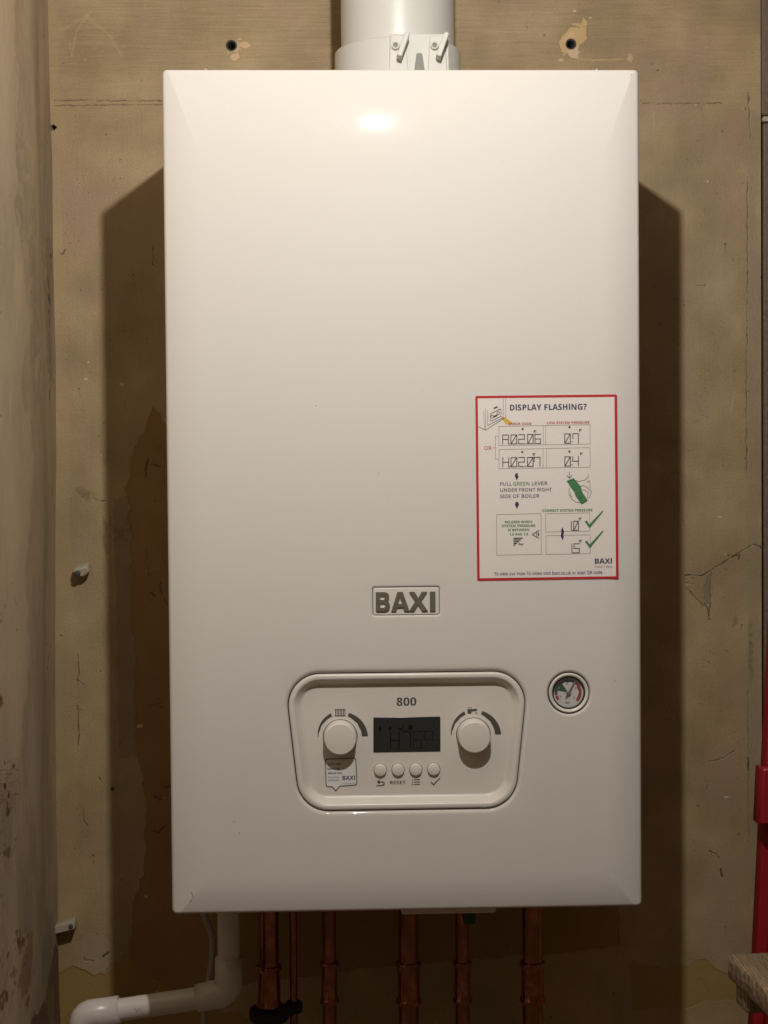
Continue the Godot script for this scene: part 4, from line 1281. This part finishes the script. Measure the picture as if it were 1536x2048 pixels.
# ---------------------------------------------------------------- small things on the walls
func wall_bits() -> void:
	var spots := [[Vector2(-0.1804, 0.5093), "grey wall plug in a drilled hole above the boiler's left corner"], [Vector2(0.2098, 0.5112), "dark wall plug in a chipped hole above the boiler's right side"]]
	for k in spots:
		var c := Vector3(k[0].x, k[0].y, 0)
		var t := thing("wall_plug", k[1], "wall plug", c, "wall plugs above the boiler")
		part("sleeve", lathe([Vector2(0.0063, -0.004), Vector2(0.0062, -0.001), Vector2(0.0056, -0.0004), Vector2(0.0047, -0.0008), Vector2(0.0042, -0.006), Vector2(0.0032, -0.030), Vector2(0.0, -0.030)], c, Vector3.BACK, 28), M["plug_grey"], t)
	# painted-over bracket stub
	var t := thing("bracket_stub", "paint-covered metal bracket stub with a screw, halfway down the left plaster", "bracket", Vector3(-0.359, -0.09, 0))
	var turn := Basis(Vector3.BACK, 0.22) * Basis(Vector3.RIGHT, 0.25)
	part("stub", moved(plate([Vector2(-0.0065, -0.0055), Vector2(-0.0095, 0.003), Vector2(-0.006, 0.0048), Vector2(0.009, 0.0052), Vector2(0.0098, -0.0025), Vector2(0.002, -0.0068)], 0.0022, -0.016, 0.0105, 0.0022, 4), Transform3D(turn, Vector3(-0.3575, -0.0885, 0.007))), M["painted_metal"], t)
	part("screw_head", lathe([Vector2(0.0034, -0.001), Vector2(0.0034, 0.0012), Vector2(0.0026, 0.0018), Vector2(0.0, 0.0018)], Vector3(-0.3605, -0.0925, 0.0185), turn * Vector3.BACK, 18), M["plug_grey"], t)
	t = thing("angle_clip", "small white metal angle clip with a screw, low in the left corner", "clip", Vector3(-0.3797, -0.5, 0))
	turn = Basis(Vector3.BACK, 0.24)
	part("clip_plate", moved(plate(box2(-0.0122, -0.0046, 0.0118, 0.0046), 0.0022, -0.004, 0.0190, 0.0009, 4), Transform3D(turn, Vector3(-0.3812, -0.4985, 0.0))), M["painted_metal"], t)
	part("screw_head", lathe([Vector2(0.0027, 0.0), Vector2(0.0027, 0.001), Vector2(0.0018, 0.0016), Vector2(0.0, 0.0016)], Vector3(-0.3735, -0.4970, 0.0188), Vector3.BACK, 18), M["plug_grey"], t)


func ladder_and_plank() -> void:
	# a red steel ladder stile, leaning, at the right edge
	var z := 0.27
	var t := thing("ladder_stile", "red painted steel ladder stile leaning along the right edge", "ladder", Vector3(0.37, -0.75, z))
	var low := Vector2(0.3330, -0.75)
	var high := Vector2(0.3645, -0.13)
	var lean := atan2(high.x - low.x, high.y - low.y)
	var turn := Basis(Vector3.BACK, -lean)
	var mid := (low + high) / 2
	var length := low.distance_to(high)
	part("side_flange", block(Vector3(mid.x + 0.0055, mid.y, z - 0.01), Vector3(0.011, length, 0.02), 0.0012, turn), M["ladder_red"], t)
	part("channel", block(Vector3(mid.x + 0.031, mid.y, z + 0.004), Vector3(0.040, length, 0.016), 0.003, turn), M["ladder_red"], t)
	var b := part("bracket", block(Vector3(0.3675, -0.300, z + 0.018), Vector3(0.044, 0.056, 0.012), 0.0025, turn), M["ladder_red"], t, "folded red steel bracket on the stile")
	part("bracket_lip", block(Vector3(0.3475, -0.300, z + 0.010), Vector3(0.005, 0.056, 0.02), 0.0015, turn), M["ladder_red"], b)
	part("bolt", lathe([Vector2(0.005, 0.0), Vector2(0.005, 0.003), Vector2(0.003, 0.0045), Vector2(0.0, 0.0045)], Vector3(0.366, -0.437, z + 0.012), Vector3.BACK, 14), M["zinc"], t)
	part("bolt", lathe([Vector2(0.004, 0.0), Vector2(0.004, 0.003), Vector2(0.0, 0.0035)], Vector3(0.357, -0.535, z + 0.012), Vector3.BACK, 14), M["zinc"], t)
	# two weathered boards lying front to back on the ladder's step
	var way := Vector3(0.08, 0, 1).normalized()
	var side := way.cross(Vector3.UP) * -1.0
	if side.x < 0: side = -side
	var tb := Basis(side, Vector3.UP, -side.cross(Vector3.UP))
	tb = Basis(side, Vector3.UP, side.cross(Vector3.UP))
	var corner := Vector3(0.2785, -0.4110, 0.42)
	for k in 2:
		var p := thing("wooden_board", ["weathered grey wooden board with a frayed edge, nearest the boiler", "rounded weathered board lying right of the frayed one"][k], "board", corner + Vector3(0, -0.02, 0), "weathered boards at the lower right")
		var wide: float = [0.050, 0.060][k]
		var start: Vector3 = corner + side * (0.0 if k == 0 else 0.053) + way * (0.0 if k == 0 else -0.012)
		var m: Vector3 = start + side * wide / 2 + way * 0.3 + Vector3(0, -0.011 + 0.004 * k, 0)
		part("plank", block(m, Vector3(wide, 0.022, 0.6), 0.003 if k == 0 else 0.008, tb), M["worn_wood"], p)
		if k == 0:
			part("knot", lathe([Vector2(0.0062, 0.0), Vector2(0.0058, 0.0008), Vector2(0.003, 0.0006), Vector2(0.0, 0.0009)], start + side * 0.022 + way * 0.012 + Vector3(0, 0.0, 0), Vector3.UP, 18), M["old_timber"], p)
			part("batten", block(start + side * 0.05 + way * 0.022 + Vector3(0, -0.032, 0), Vector3(0.09, 0.020, 0.03), 0.003, tb), M["worn_wood"], p)
